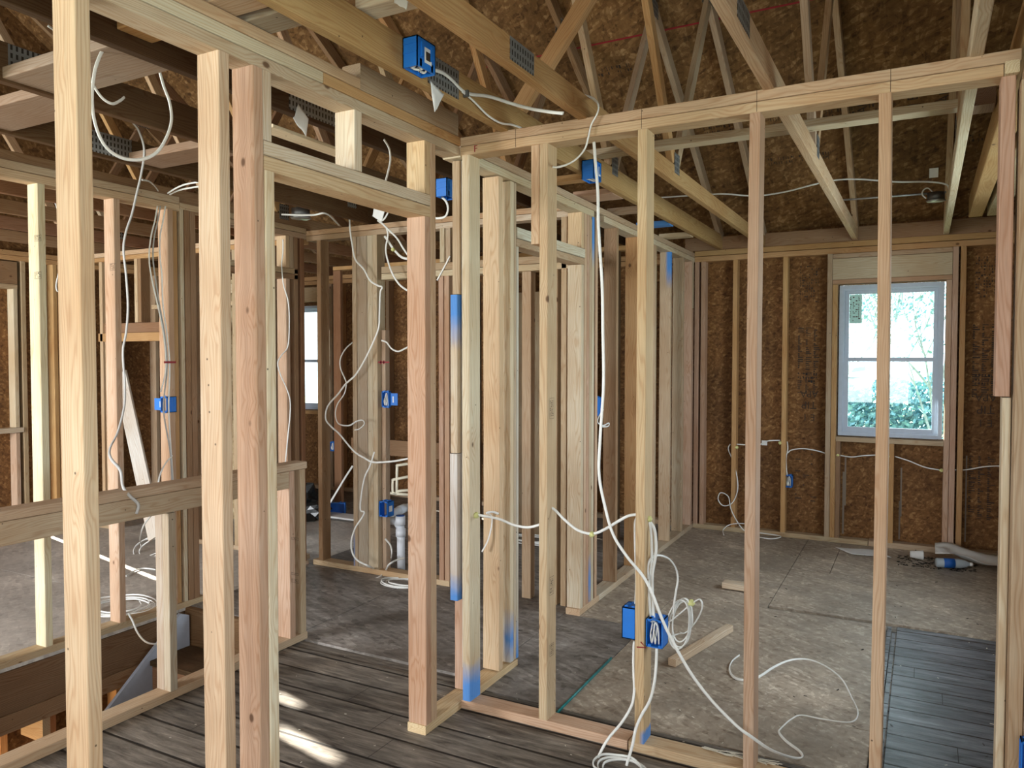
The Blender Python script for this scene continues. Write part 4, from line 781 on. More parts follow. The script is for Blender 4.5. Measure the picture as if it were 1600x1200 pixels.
# ceiling cables over the near partition
cable('white cable from the labelled ceiling box stapled along the golden truss and over the partition', [(672, 108, 0, 0.262), (690, 113, 0, 0.245), (705, 124, 0, 0.24), (722, 141, 0, 0.238), (735, 147, 0, 0.24), (765, 151, 0, 0.25), (800, 162, 0, 0.30), (830, 170, 0, 0.40), (860, 175, 0, 0.50), (880, 177, 0, 0.56)], 0.0068, 0.0035)
cable('thinner white cable dropping from the truss staple to the partition plate', [(722, 143, 0, 0.238), (740, 158, 0, 0.24), (762, 180, 0, 0.245), (782, 192, 0, 0.25), (800, 195, 0, 0.26), (815, 200, 0, 0.28)], 0.0045, 0.003)
cable('white cable looping over the double top plate into the first stud', [(903, 147, 1, 0.15), (915, 150, 1, 0.10), (928, 155, 1, 0.04), (935, 165, 1, -0.01), (933, 178, 1, -0.02), (924, 195, 1, -0.02), (919, 215, 1, -0.02), (914, 232, 1, -0.015), (902, 247, 1, 0.0), (888, 256, 1, 0.02), (872, 261, 1, 0.04), (858, 260, 1, 0.05)], 0.0058, 0.0035)
cable('small cable end hooked behind the lower chord above the partition', [(904, 170, 0, 0.53), (910, 172, 0, 0.52), (918, 182, 0, 0.50)], 0.005, 0.003)
cable('white cable rising in the roof behind the splice plate', [(827, 140, 1, 0.8), (818, 152, 1, 0.8), (812, 168, 1, 0.8)], 0.006, 0.003)
cable('white cable draped above the bedroom trusses to the metal light box', [(1025, 309, 1, 2.95), (1090, 305, 1, 2.95), (1130, 303, 1, 2.9), (1180, 306, 1, 2.9), (1225, 300, 1, 2.9), (1265, 290, 1, 2.9), (1300, 282, 1, 2.92), (1340, 280, 1, 2.92), (1400, 284, 1, 2.92), (1450, 284, 1, 2.92), (1478, 288, 1, 2.92), (1483, 296, 1, 2.92)], 0.0055, 0.003)
cable('short white cable loop above the metal light box', [(1447, 310, 1, 2.88), (1441, 304, 1, 2.88), (1443, 297, 1, 2.88), (1450, 294, 1, 2.88), (1457, 300, 1, 2.88)], 0.004, 0.003)
# wall cables on the far wall
YW = 3.81
cable('thin cable loop hanging from the leftmost far wall stud to the floor', [(1141, 694, 1, YW), (1138, 702, 1, YW), (1146, 722, 1, YW), (1152, 748, 1, YW-0.03), (1152, 768, 1, YW-0.04), (1144, 786, 1, YW-0.04), (1130, 790, 1, YW-0.04), (1122, 780, 1, YW-0.04), (1126, 770, 1, YW-0.04), (1138, 776, 1, YW-0.04), (1142, 795, 1, YW-0.04), (1152, 815, 1, YW-0.05), (1165, 830, 1, YW-0.05), (1190, 833, 2, 0.08), (1220, 838, 2, 0.08), (1205, 842, 2, 0.08), (1180, 838, 2, 0.08)], 0.0045, 0.003)
cable('thin cable bent on the floor under the far wall', [(1131, 836, 2, 0.07), (1130, 828, 1, 3.7), (1140, 820, 1, 3.72), (1160, 818, 1, 3.74), (1175, 822, 1, 3.74)], 0.0045, 0.003)
cable('thin cable between the first two far wall studs', [(1151, 694, 1, YW), (1165, 695, 1, YW), (1185, 695, 1, YW), (1200, 689, 1, YW), (1219, 688, 1, YW)], 0.0045, 0.003)
cable('thin cable rising from the small far wall box and across to the window stud', [(1230, 690, 1, YW), (1231, 700, 1, YW), (1230, 708, 1, YW), (1237, 703, 1, YW), (1255, 701, 1, YW), (1275, 704, 1, YW), (1289, 708, 1, YW)], 0.0045, 0.003)
cable('thin cable down into the small far wall box', [(1230, 706, 1, YW), (1228, 720, 1, YW), (1230, 744, 1, YW)], 0.0045, 0.003)
cable('thin cable under the left half of the bedroom window', [(1310, 711, 1, YW), (1330, 714, 1, YW), (1350, 712, 1, YW), (1390, 710, 1, YW)], 0.0045, 0.003)
cable('thin cable under the right half of the bedroom window', [(1398, 713, 1, YW), (1420, 720, 1, YW), (1445, 730, 1, YW), (1472, 735, 1, YW)], 0.0045, 0.003)
cable('thin cable right of the bedroom window', [(1492, 734, 1, YW), (1510, 734, 1, YW), (1540, 729, 1, YW), (1570, 728, 1, YW)], 0.0045, 0.003)
# left side cables
Xa = -0.50
cable('big white cable loop hanging from the dark truss between the two nearest posts', [(163, 74, 0, Xa), (155, 90, 0, Xa), (148, 112, 0, Xa), (144, 150, 0, Xa), (147, 185, 0, Xa), (157, 216, 0, Xa), (172, 236, 0, Xa), (195, 248, 0, Xa), (222, 249, 0, Xa), (245, 238, 0, Xa), (260, 215, 0, Xa), (268, 188, 0, Xa), (265, 160, 0, Xa), (256, 135, 0, Xa), (249, 110, 0, Xa)], 0.0055, 0.0032, 'cable')
cable('short white cable tail curling under the dark truss', [(140, 120, 0, -0.70), (150, 140, 0, -0.70), (162, 155, 0, -0.70), (176, 162, 0, -0.70), (188, 157, 0, -0.72), (194, 152, 0, -0.74)], 0.005, 0.0032, 'cable')
cable('long grey cable hanging over the half wall with a bare end', [(208, 192, 0, -1.5), (216, 203, 0, -1.5), (224, 225, 0, -1.5), (225, 245, 0, -1.5), (220, 275, 0, -1.5), (213, 305, 0, -1.5), (206, 335, 0, -1.5), (197, 362, 0, -1.5), (193, 390, 0, -1.5), (197, 430, 0, -1.5), (200, 480, 0, -1.5), (197, 520, 0, -1.5), (192, 550, 0, -1.5), (195, 600, 0, -1.5), (194, 635, 0, -1.45), (184, 675, 0, -1.4), (172, 700, 0, -1.35), (173, 716, 0, -1.3), (188, 735, 0, -1.25), (192, 760, 0, -1.22), (203, 775, 0, -1.17), (216, 788, 0, -1.15), (213, 803, 0, -1.15)], 0.0068, 0.004, 'cable_grey', hint=hx)
cable('white cable lying across the top plates of the stair wall', [(100, 222, 0, -1.72), (150, 220, 0, -1.72), (185, 226, 0, -1.72), (215, 232, 0, -1.72), (240, 237, 0, -1.72)], 0.0055, 0.0032)
for i, (dx, lb) in enumerate(((0, 'left'), (5, 'middle'), (14, 'right'))):
    cable('%s strand of the white cables hanging to the flanged blue box' % lb, [(246+dx*0.9, 322, 0, -2.17), (242+dx*0.9, 345, 0, -2.17), (236+dx, 370, 0, -2.17), (233+dx*1.2, 400, 0, -2.17), (236+dx*1.2, 430, 0, -2.17), (246+dx*0.6, 475, 0, -2.17), (255+dx*0.4, 520, 0, -2.17), (259+dx*0.4, 560, 0, -2.17), (258+dx*0.5, 585, 0, -2.17), (251+dx*0.9, 612 if i == 0 else 640, 0, -2.17)]+([] if i == 0 else [(264+dx*0.2, 700, 0, -2.17), (267+dx*0.2, 745, 0, -2.17), (267+dx*0.3, 800, 0, -2.19)]), 0.0055, 0.0034, 'cable' if i != 1 else 'cable_grey', hint=hx)
cable('white cable curving out from the orange stud behind the half wall', [(269, 712, 0, -2.17), (258, 725, 0, -2.15), (250, 742, 0, -2.13), (247, 758, 0, -2.12), (243, 790, 0, -2.12), (238, 803, 0, -2.12), (225, 820, 0, -2.14), (219, 840, 0, -2.2), (221, 855, 0, -2.3)], 0.0055, 0.0034, hint=hx)
cable('white cable running from the floor coil over the rim of the stair opening', [(200, 958, 0, -2.19), (207, 970, 0, -2.17), (213, 985, 0, -2.14), (222, 998, 0, -2.12), (233, 1005, 0, -2.10), (250, 1006, 0, -2.10), (270, 1004, 0, -2.12)], 0.0055, 0.0034)
cable('white cable arc on the left room floor', [(197, 900, 2, 0.02), (210, 892, 2, 0.02), (225, 888, 2, 0.02), (243, 890, 2, 0.02)], 0.0055, 0.0034)
cable('white cable loop on the stair wall plate at the far left', [(0, 96, 0, -1.12), (30, 102, 0, -1.12), (55, 105, 0, -1.12), (75, 96, 0, -1.12), (90, 78, 0, -1.12), (92, 55, 0, -1.12), (75, 40, 0, -1.12)], 0.0055, 0.0034)
cable('white cable hanging in the left room by the dark stud', [(at(86, 312, 0, -2.87).x, at(86, 312, 0, -2.87).y, 2.463), (92, 335, 0, -2.95), (94, 360, 0, -2.95), (95, 400, 0, -2.95), (92, 425, 0, -2.95), (88, 445, 0, -2.95), (90, 455, 0, -2.95), (95, 448, 0, -2.95), (96, 430, 0, -2.95)], 0.008, 0.004)
cable('white cable draped over the plates near the second post', [(222, 281, 0, -1.9), (232, 283, 0, -1.95), (241, 290, 0, -2.05), (247, 298, 0, -2.15)], 0.005, 0.003)
cable('pair of cables over the end of the stair wall plates', [(262, 302, 0, -2.0), (275, 294, 0, -1.9), (290, 288, 0, -1.8), (312, 284, 0, -1.7)], 0.005, 0.003)
cable('second cable over the end of the stair wall plates', [(265, 304, 0, -2.02), (280, 297, 0, -1.92), (300, 293, 0, -1.8), (315, 291, 0, -1.7)], 0.005, 0.003)
YC = 1.36
cable('white cable hanging from the hall truss down past the end post', [(537, 327, 1, YC), (545, 335, 1, YC), (547, 360, 1, YC), (550, 380, 1, YC), (555, 405, 1, YC), (568, 420, 1, YC), (578, 438, 1, YC), (590, 446, 1, YC), (597, 449, 1, YC), (594, 458, 1, YC), (593, 490, 1, YC), (592, 510, 1, YC), (586, 528, 1, YC), (572, 558, 1, YC), (556, 585, 1, YC), (540, 600, 1, YC), (528, 616, 1, YC), (512, 635, 1, YC), (509, 655, 1, YC), (519, 668, 1, YC), (530, 678, 1, YC), (553, 705, 1, YC), (570, 716, 1, YC), (582, 722, 1, YC), (600, 722, 1, YC), (620, 720, 1, YC), (640, 716, 1, YC)], 0.0068, 0.0042, hint=hx)
cable('white cable curving out through the hall end post', [(551, 535, 1, 1.44), (540, 545, 1, 1.40), (532, 560, 1, 1.38), (532, 575, 1, 1.38), (539, 592, 1, 1.38), (541, 600, 1, 1.37), (538, 615, 1, 1.36), (527, 632, 1, 1.35), (524, 648, 1, 1.35), (529, 662, 1, 1.35), (545, 665, 1, 1.35), (558, 658, 1, 1.34), (567, 657, 1, 1.33), (569, 663, 1, 1.32), (562, 670, 1, 1.31), (554, 672, 1, 1.30)], 0.006, 0.0038, hint=hx)
cable('white cable from the upper truss looping towards the pink jamb', [(608, 328, 1, 1.3), (602, 340, 1, 1.3), (596, 345, 1, 1.3), (590, 344, 1, 1.3), (598, 350, 1, 1.3), (606, 358, 1, 1.3), (620, 372, 1, 1.3), (630, 388, 1, 1.3), (640, 402, 1, 1.3), (650, 410, 1, 1.3)], 0.0068, 0.0038)
cable('white cable falling in a long curve behind the pink jamb', [(604, 356, 1, 1.32), (606, 368, 1, 1.32), (603, 385, 1, 1.32), (604, 400, 1, 1.32), (612, 425, 1, 1.32), (622, 442, 1, 1.32), (632, 451, 1, 1.32), (645, 458, 1, 1.32)], 0.0068, 0.0038)
cable('third white cable with a yellow foam plug at the hall ceiling', [(601, 369, 1, 1.34), (606, 376, 1, 1.34), (614, 388, 1, 1.34), (625, 400, 1, 1.34), (634, 404, 1, 1.34), (645, 404, 1, 1.34)], 0.0085, 0.004)
cable('white cable sagging from the hall end post to the pink jamb', [(596, 532, 1, 1.39), (604, 535, 1, 1.38), (612, 545, 1, 1.36), (622, 549, 1, 1.34), (632, 545, 1, 1.3), (645, 538, 1, 1.25)], 0.006, 0.0035)
cable('white cable down the end post to the hall floor', [(585, 706, 1, YC), (578, 728, 1, YC), (570, 745, 1, YC), (565, 770, 1, YC), (563, 796, 1, YC), (569, 800, 1, YC), (566, 808, 1, YC), (555, 825, 1, 1.33), (549, 845, 1, 1.3), (550, 862, 1, 1.3), (558, 875, 1, 1.28), (575, 884, 1, 1.25), (590, 890, 2, 0.03), (610, 892, 2, 0.02)], 0.0062, 0.0036, hint=hx)
cable('white cable loops on the hall floor by the bottom plate', [(632, 872, 1, 1.4), (620, 875, 1, 1.35), (608, 882, 1, 1.3), (602, 892, 2, 0.05), (590, 903, 2, 0.02), (570, 906, 2, 0.01), (562, 897, 2, 0.012), (570, 886, 2, 0.03), (590, 877, 2, 0.06), (608, 877, 2, 0.06), (612, 865, 1, 1.38), (610, 852, 1, 1.4), (602, 842, 1, 1.45)], 0.0062, 0.0036)
cable('white cable slanting behind the dark divider studs', [(551, 728, 1, 2.2), (540, 745, 1, 2.2), (528, 765, 1, 2.2), (516, 785, 1, 2.2)], 0.009, 0.004)
cable('white cable hanging beside the half wall end stud', [(442, 374, 0, -2.194), (442, 395, 0, -2.194), (440, 415, 0, -2.194), (443, 445, 0, -2.194), (450, 470, 0, -2.194), (452, 500, 0, -2.194), (450, 540, 0, -2.194), (440, 555, 0, -2.194), (434, 567, 0, -2.194), (438, 585, 0, -2.194), (447, 605, 0, -2.194), (453, 625, 0, -2.194), (453, 650, 0, -2.194), (450, 680, 0, -2.194), (446, 722, 0, -2.194)], 0.0055, 0.0032, hint=hx)
cable('white cables crossing under the hall truss beside the metal light box', [(440, 335, 2, 2.44), (465, 336, 2, 2.43), (490, 336, 2, 2.43), (510, 334, 2, 2.44), (530, 352, 2, 2.44)], 0.006, 0.0035)
cable('white cable curling out over the header beside the king stud', [(600, 218, 0, -0.32), (608, 232, 0, -0.32), (610, 250, 0, -0.32), (606, 270, 0, -0.32), (602, 285, 0, -0.32)], 0.0055, 0.003)
cable('white cable loop between king stud and corner blocks', [(684, 306, 1, 0.45), (695, 312, 1, 0.45), (700, 325, 1, 0.45), (696, 338, 1, 0.45), (684, 341, 1, 0.45), (676, 340, 1, 0.45)], 0.006, 0.0035)
cable('white cable slanting down behind the corner blocks', [(703, 400, 1, 1.416), (697, 412, 1, 1.416), (690, 425, 1, 1.416), (683, 438, 1, 1.416)], 0.006, 0.0035)
cable('short white cable arc between first and second close studs', [(779, 803, 1, 0.335), (770, 800, 1, 0.32), (760, 802, 1, 0.30), (768, 806, 1, 0.325), (768, 822, 1, 0.325), (762, 845, 1, 0.31), (753, 862, 1, 0.30)], 0.0055, 0.003)
cable('thin cable hook below the far blue switch box', [(943, 640, 0, -0.02), (936, 650, 0, -0.02), (934, 660, 0, -0.02), (942, 665, 0, -0.02), (951, 661, 0, -0.02), (950, 666, 0, -0.02), (937, 667, 0, -0.02)], 0.0045, 0.003)

# foam plugs where cables pass through studs
def foam(label, c, r, seed):
    bm = bmesh.new(); bmesh.ops.create_icosphere(bm, subdivisions=3, radius=r)
    for v in bm.verts: v.co *= 1+0.35*noise.noise(v.co*(2.2/r)+Vector((seed, 0, 0)))
    me = bpy.data.meshes.new('foam_plug'); bm.to_mesh(me); bm.free()
    for f in me.polygons: f.use_smooth = True
    o = link('foam_plug', me, M['foam']); o.location = c; return tag(o, label, 'foam plug', 'yellow foam plugs at the cable holes')
foam('yellow foam plug on the blue-footed end stud', at(744, 805, 1, 0.045), 0.013, 1); foam('yellow foam plug on the sagging cable', at(925, 835, 1, 0.045), 0.011, 2)
foam('yellow foam plug on the right face of the middle stud', at(1014, 811, 1, 0.045), 0.012, 3); foam('yellow foam wad on the bundled coil', at(1080, 942, 1, 0.33), 0.014, 4)
foam('yellow foam ball on the hall ceiling cable', at(614, 390, 1, 1.33), 0.013, 5); foam('yellow foam plug on the orange stud beyond the stair opening', at(176, 727, 0, -2.29), 0.014, 6)
foam('yellow foam bit left of the first far wall stud', at(1151, 699, 1, 3.79), 0.014, 7); foam('yellow foam bit on the second far wall stud', at(1219, 692, 1, 3.79), 0.014, 8)
foam('yellow foam bit at the window stud', at(1309, 711, 1, 3.79), 0.014, 9); foam('yellow foam bit at the middle sill stud', at(1388, 713, 1, 3.79), 0.012, 10); foam('yellow foam bit at the right window stud', at(1471, 735, 1, 3.79), 0.013, 11)
# staples and ties
tag(boxes('cable_staple', [(0.231, 0.252, -0.352, -0.343, 2.488, 2.512)], 'steel_dark'), 'black staple holding the white cable on the golden truss', 'staple')
p = at(265, 566, 0, -2.165); tag(boxes('cable_tie', [(p.x-0.012, p.x+0.012, p.y-0.03, p.y+0.035, p.z-0.006, p.z+0.006)], 'red'), 'dark red marker tie across the hanging cables at the flanged box', 'cable tie')
p = at(598, 566, 1, 1.418); tag(boxes('red_mark', [(p.x-0.04, p.x+0.055, 1.4185, 1.4195, p.z-0.005, p.z+0.005), (p.x-0.025, p.x-0.01, 1.4185, 1.4195, p.z-0.012, p.z+0.012), (p.x+0.002, p.x+0.014, 1.4185, 1.4195, p.z-0.012, p.z+0.012)], 'red'), 'dark red arrow mark high on the hall end post', 'mark')

# ================================================================ PIPES
DP = root('drain_pipe', (-1.44, 1.56, 0.03), 'white plastic drain pipe with tee standing behind the hall end post', 'pipe')
def pt(px, py, y): return at(px, py, 1, y)
cyl('pipe', pt(627, 895, 1.56), pt(626, 822, 1.56), 0.028, 'pvc', DP); cyl('coupling', pt(626, 838, 1.56), pt(626, 826, 1.56), 0.035, 'pvc', DP); cyl('coupling', pt(625.5, 820, 1.56), pt(625.5, 806, 1.56), 0.035, 'pvc', DP); cyl('cap', pt(625.5, 808, 1.56), pt(625.5, 805, 1.56), 0.030, 'blue_in', DP)
tube('elbow_pipe', [pt(624, 822, 1.56), pt(618, 815, 1.56), pt(606, 813.5, 1.56), pt(592, 813, 1.56)], 'pvc', DP, 0.027, 0.027, 5, 18); cyl('coupling', pt(596, 813, 1.56), pt(590, 812.8, 1.56), 0.033, 'pvc', DP)
DP2 = root('drain_pipe', (-1.6, 1.9, 0.2), 'white plastic drain pipe sloping back behind the low blue box', 'pipe')
tube('pipe', [pt(606, 806, 1.75), pt(622, 798, 2.0), pt(633, 793, 2.2), pt(648, 792, 2.4), pt(668, 792, 2.42), (pt(672, 795, 2.44).x, 2.44, 0.1), (pt(672, 795, 2.44).x, 2.44, 0.03)], 'pvc', DP2, 0.03, 0.03, 5, 16); cyl('coupling', pt(624, 797.5, 2.02), pt(632, 794, 2.18), 0.036, 'pvc', DP2)
WP = root('water_pipe', (-2.0, 2.4, 0.6), 'cream water pipe loop with elbows in the room behind the pink jamb', 'pipe')
yw = 2.5
tube('pipe', [pt(660, 765, yw), pt(624, 767, yw), pt(621, 770, yw), pt(620, 790-18, yw), pt(617, 771, yw), pt(614, 768, yw), pt(614, 752, yw), pt(617, 749, yw), pt(660, 741, yw)], 'cpvc', WP, 0.012, 0.012, 3, 10)
tube('pipe', [pt(620, 770, yw), pt(620.5, 730, yw), pt(623, 727, yw), pt(660, 722, yw), pt(676, 722, yw), (pt(678, 722, yw).x, yw, 0.5), (pt(678, 722, yw).x, yw, 0.04)], 'cpvc', WP, 0.012, 0.012, 3, 10); tube('pipe', [pt(603, 769, yw), pt(614, 771, yw), pt(640, 773, yw), pt(660, 772, yw)], 'cpvc', WP, 0.012, 0.012, 3, 10)

# ================================================================ STAIR
ST = root('stair', (-2.0, 0.2, -0.24), 'wooden stair going down with a grey-blue painted skirt board', 'stair')
sk = [(0.338, -0.030), (0.338, -0.235), (0.275, -0.25), (0.150, -0.19), (0.118, -0.21), (0.10, -0.42), (0.05, -0.62), (-1.0, -1.45), (-2.4, -2.6), (-2.7, -2.6), (-2.4, -2.20), (-0.208, -0.405), (0.278, -0.004)]
poly('skirt_board', [(-2.150, y, z) for y, z in sk]+[(-2.172, y, z) for y, z in sk], [tuple(range(len(sk))), tuple(range(2*len(sk)-1, len(sk)-1, -1))]+[(i, i+len(sk), (i+1) % len(sk)+len(sk), (i+1) % len(sk)) for i in range(len(sk))], 'grey_paint', ST)
for k in range(11):
    y0 = 0.345-0.245*k; zz = -0.215-0.205*k
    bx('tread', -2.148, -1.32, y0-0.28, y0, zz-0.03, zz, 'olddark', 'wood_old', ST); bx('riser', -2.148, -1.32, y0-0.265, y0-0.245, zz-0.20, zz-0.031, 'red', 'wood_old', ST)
LW = root('lower_framing', (-2.6, -0.6, -2.7), 'warm lit wood framing glimpsed in the storey below the stair opening', 'stud wall')
for y0, t in ((-1.5, 'yellow'), (-1.1, 'orange'), (-0.72, 'yellow'), (-0.56, 'orange'), (-0.30, 'red'), (0.1, 'orange')): bx('stud', -2.60, -2.51, y0, y0+0.04, -2.69, -0.36, t, 'wood', LW)
bx('top_plate', -2.60, -2.51, -2.5, 0.6, -0.36, -0.32, 'yellow', 'wood', LW); bx('joist', -2.50, -2.30, -0.46, -0.42, -0.50, -0.37, 'tan', 'wood', LW)
boxes('boarding', [(-2.63, -2.605, -2.5, 0.6, -2.6, -0.32)], 'osb_wall', LW)

# ================================================================ LOOSE THINGS
tag(board('lumber_offcut', at(1050, 1035, 2, 0.034), at(1140, 981, 2, 0.045), 0.042, 0.038, (1, 0, 0), 'pale'), 'square pale stick of wood lying diagonally on the bedroom floor', 'wood offcut')
tag(board('lumber_offcut', at(1131, 912, 2, 0.062), at(1170, 918, 2, 0.062), 0.085, 0.038, (0, 1, 0), 'pale'), 'short pale block lying behind the pink partition stud', 'wood offcut')
tag(board('leaning_board', at(188, 585, 1, 1.15), at(243, 840, 1, 0.95), 0.15, 0.02, (1, 0, 0.2), 'white', 'wood_clear'), 'pale grey board leaning in the left room behind the orange stud', 'board')
a0, a1 = Vector((0.386, 0.150, 0.004)), Vector((0.386, 0.800, 0.018))
tag(tube('teal_strip', [a0, a1], 'teal', None, 0.008, 0.005, 1, 6), 'teal strip lying along the sheet joint behind the near partition', 'strip')
def sheet(name, label, cat, pts, z, mat, bend=0.01, seed=0):
    bm = bmesh.new(); n_ = 8; c = [Vector(q) for q in pts]; g_ = []
    for i in range(n_+1):
        row = []
        for j in range(n_+1):
            u, v = i/n_, j/n_; p_ = (c[0]*(1-u)+c[1]*u)*(1-v)+(c[3]*(1-u)+c[2]*u)*v
            row.append(bm.verts.new(p_+Vector((0, 0, bend*(noise.noise(Vector((u*2.3+seed, v*2.1, seed)))+0.5)))))
        g_.append(row)
    for i in range(n_):
        for j in range(n_): bm.faces.new((g_[i][j], g_[i+1][j], g_[i+1][j+1], g_[i][j+1]))
    me = bpy.data.meshes.new(name); bm.to_mesh(me); bm.free(); o = link(name, me, M[mat])
    sm = o.modifiers.new('thickness', 'SOLIDIFY'); sm.thickness = 0.0012; sm.offset = 1
    for f in me.polygons: f.use_smooth = True
    return tag(o, label, cat)
z_ = 0.062
sheet('paper_sheet', 'flat paper sheet on the bedroom floor under the window', 'paper', [(1.16, 3.60, z_), (1.30, 3.42, z_), (1.56, 3.46, z_), (1.45, 3.66, z_)], 0, 'paper', 0.006, 1)
sheet('paper_sheet', 'large curled white sheet in the far right corner of the bedroom floor', 'paper', [(1.84, 3.70, 0.13), (1.84, 3.48, z_+0.04), (2.26, 3.38, z_+0.01), (2.28, 3.60, 0.10)], 0, 'paper', 0.05, 2)
BT = root('plastic_bottle', (1.95, 3.36, z_), 'clear plastic bottle with blue label lying in the far corner', 'bottle')
gm2 = plain('clear_bottle', (0.40, 0.46, 0.50), 0.12)
def lathe(nm, prof, c, axis, mat, par, seg=20):
    ax = Vector(axis).normalized(); u = ax.orthogonal().normalized(); v = ax.cross(u); bm = bmesh.new(); rs_ = []; base = wloc(par)
    for t, r in prof: rs_.append([bm.verts.new(Vector(c)-base+ax*t+u*r*math.cos(2*math.pi*k/seg)+v*r*math.sin(2*math.pi*k/seg)) for k in range(seg)])
    for a, b_ in zip(rs_, rs_[1:]):
        for k in range(seg): bm.faces.new((a[k], a[(k+1) % seg], b_[(k+1) % seg], b_[k]))
    bm.faces.new(rs_[0][::-1]); bm.faces.new(rs_[-1]); bmesh.ops.recalc_face_normals(bm, faces=bm.faces)
    for f in bm.faces: f.smooth = True
    me = bpy.data.meshes.new(nm); bm.to_mesh(me); bm.free(); return link(nm, me, M[mat] if isinstance(mat, str) else mat, par)
bc, ba = (1.84, 3.33, z_+0.033), (0.95, 0.25, 0.0)
lathe('bottle_body', [(0, 0.024), (0.01, 0.032), (0.06, 0.033), (0.07, 0.030), (0.15, 0.033), (0.19, 0.026), (0.21, 0.013), (0.225, 0.012)], bc, ba, gm2, BT)
lathe('bottle_label', [(0.05, 0.0337), (0.12, 0.0337)], bc, ba, 'blue_in', BT); lathe('bottle_cap', [(0.215, 0.014), (0.235, 0.014)], bc, ba, 'white_sticker', BT)
CU = root('paper_cup', (1.72, 3.52, z_), 'pale crushed cup behind the black strap in the far corner', 'cup')
lathe('cup_body', [(0, 0.022), (0.08, 0.034), (0.085, 0.036)], (1.68, 3.50, z_+0.034), (1, 0.1, 0), 'paper', CU)
tag(tube('black_strap', [at(1430, 862, 2, 0.06), at(1436, 857, 2, 0.07), at(1455, 858, 2, 0.08), at(1478, 864, 2, 0.065)], 'dark', None, 0.012, 0.003, 5, 6), 'black strap curved beside the bottle in the far corner', 'strap')
def scatter(name, label, cat, area_, n_, mat, s0, s1, seed, z=0.0, grp=None):
    rg = random.Random(seed); bm = bmesh.new()
    for _ in range(n_):
        x, y = rg.uniform(area_[0], area_[1]), rg.uniform(area_[2], area_[3]); s = rg.uniform(s0, s1); a = rg.uniform(0, 6.28)
        r = bmesh.ops.create_cube(bm, size=1)
        for v in r['verts']:
            p_ = Vector((v.co.x*s*rg.uniform(1, 2.4), v.co.y*s*0.5, v.co.z*s*0.18)); v.co = Vector((x+p_.x*math.cos(a)-p_.y*math.sin(a), y+p_.x*math.sin(a)+p_.y*math.cos(a), fz(y)+z+0.002+p_.z+s*0.09))
    me = bpy.data.meshes.new(name); bm.to_mesh(me); bm.free(); return tag(link(name, me, M[mat]), label, cat, grp, 'stuff')
scatter('wood_debris', 'pale wood chips scattered over the bedroom sheets', 'wood chips', (0.5, 2.1, 0.3, 3.7), 70, 'dust', 0.004, 0.010, 1)
scatter('wood_debris', 'heap of brown litter by the bottle in the far corner', 'litter', (1.6, 2.1, 3.30, 3.62), 260, 'dark', 0.006, 0.016, 2)
scatter('wood_debris', 'pale specks of sawdust on the old hall boards', 'sawdust', (-1.1, 1.5, -1.2, 1.2), 110, 'dust', 0.003, 0.006, 3)
scatter('wood_debris', 'dark crumbs on the bedroom sheets', 'litter', (0.4, 2.2, 0.3, 3.6), 60, 'dark', 0.004, 0.010, 4)
# splinters on the bottom plate
bm = bmesh.new(); rg = random.Random(4)
for k in range(26):
    x = 1.02+0.24*rg.random(); y = 0.085+rg.uniform(-0.012, 0.012); ln = rg.uniform(0.03, 0.09); h = rg.uniform(0.002, 0.018)
    vs = [bm.verts.new(q) for q in ((x, y, 0.041), (x+0.004, y+0.006, 0.041), (x+ln, y-0.02, 0.042+h))]; bm.faces.new(vs)
me = bpy.data.meshes.new('splinters'); bm.to_mesh(me); bm.free(); o = link('splinters', me, M['dust']); sm = o.modifiers.new('t', 'SOLIDIFY'); sm.thickness = 0.002
tag(o, 'torn pale splinters on the back edge of the near bottom plate', 'splinters', kind='stuff')
# paper tags stapled to chords
def tagcard(label, pts, seed):
    o = sheet('paper_tag', label, 'paper tag', pts, 0, 'paper', 0.01, seed); return o
tagcard('white paper tag curling off the golden truss below the blue ceiling box', [at(672, 128, 0, 0.235), at(676, 158, 0, 0.245), at(679, 179, 0, 0.27), at(694, 150, 0, 0.26)], 3)
tagcard('brown-white paper tag hanging from the dark truss above the header', [at(466, 165, 0, -0.385), at(458, 188, 0, -0.37), at(478, 216, 0, -0.36), at(482, 188, 0, -0.37)], 4)
tagcard('white tag at the top edge on the pale cross block', [at(616, 0, 1, -0.94), at(616, 8, 1, -0.94), at(635, 18, 1, -0.94), at(639, 0, 1, -0.94)], 5)
tagcard('white tag on the hall truss beside the metal plate', [at(585, 322, 1, 1.0), at(582, 340, 1, 1.0), at(597, 347, 1, 1.0), at(602, 328, 1, 1.0)], 6)
tag(boxes('roof_sticker', [(0, 0, 0, 0, 0, 0)], 'white_sticker') if 0 else poly('roof_sticker', [tuple(roofpt(a, b)+Vector((0, 0, -0.003))) for a, b in ((1.76, 3.41), (1.816, 3.41), (1.816, 3.49), (1.76, 3.49))], [(0, 1, 2, 3)], 'white_sticker', thick=0.001), 'small white sticker on the roof sheathing near the pale truss', 'sticker')
tag(boxes('wall_sticker', [(0.556, 0.60, 3.866, 3.869, 0.80, 0.84)], 'white_sticker'), 'small white square label on the far sheathing between two studs', 'sticker')
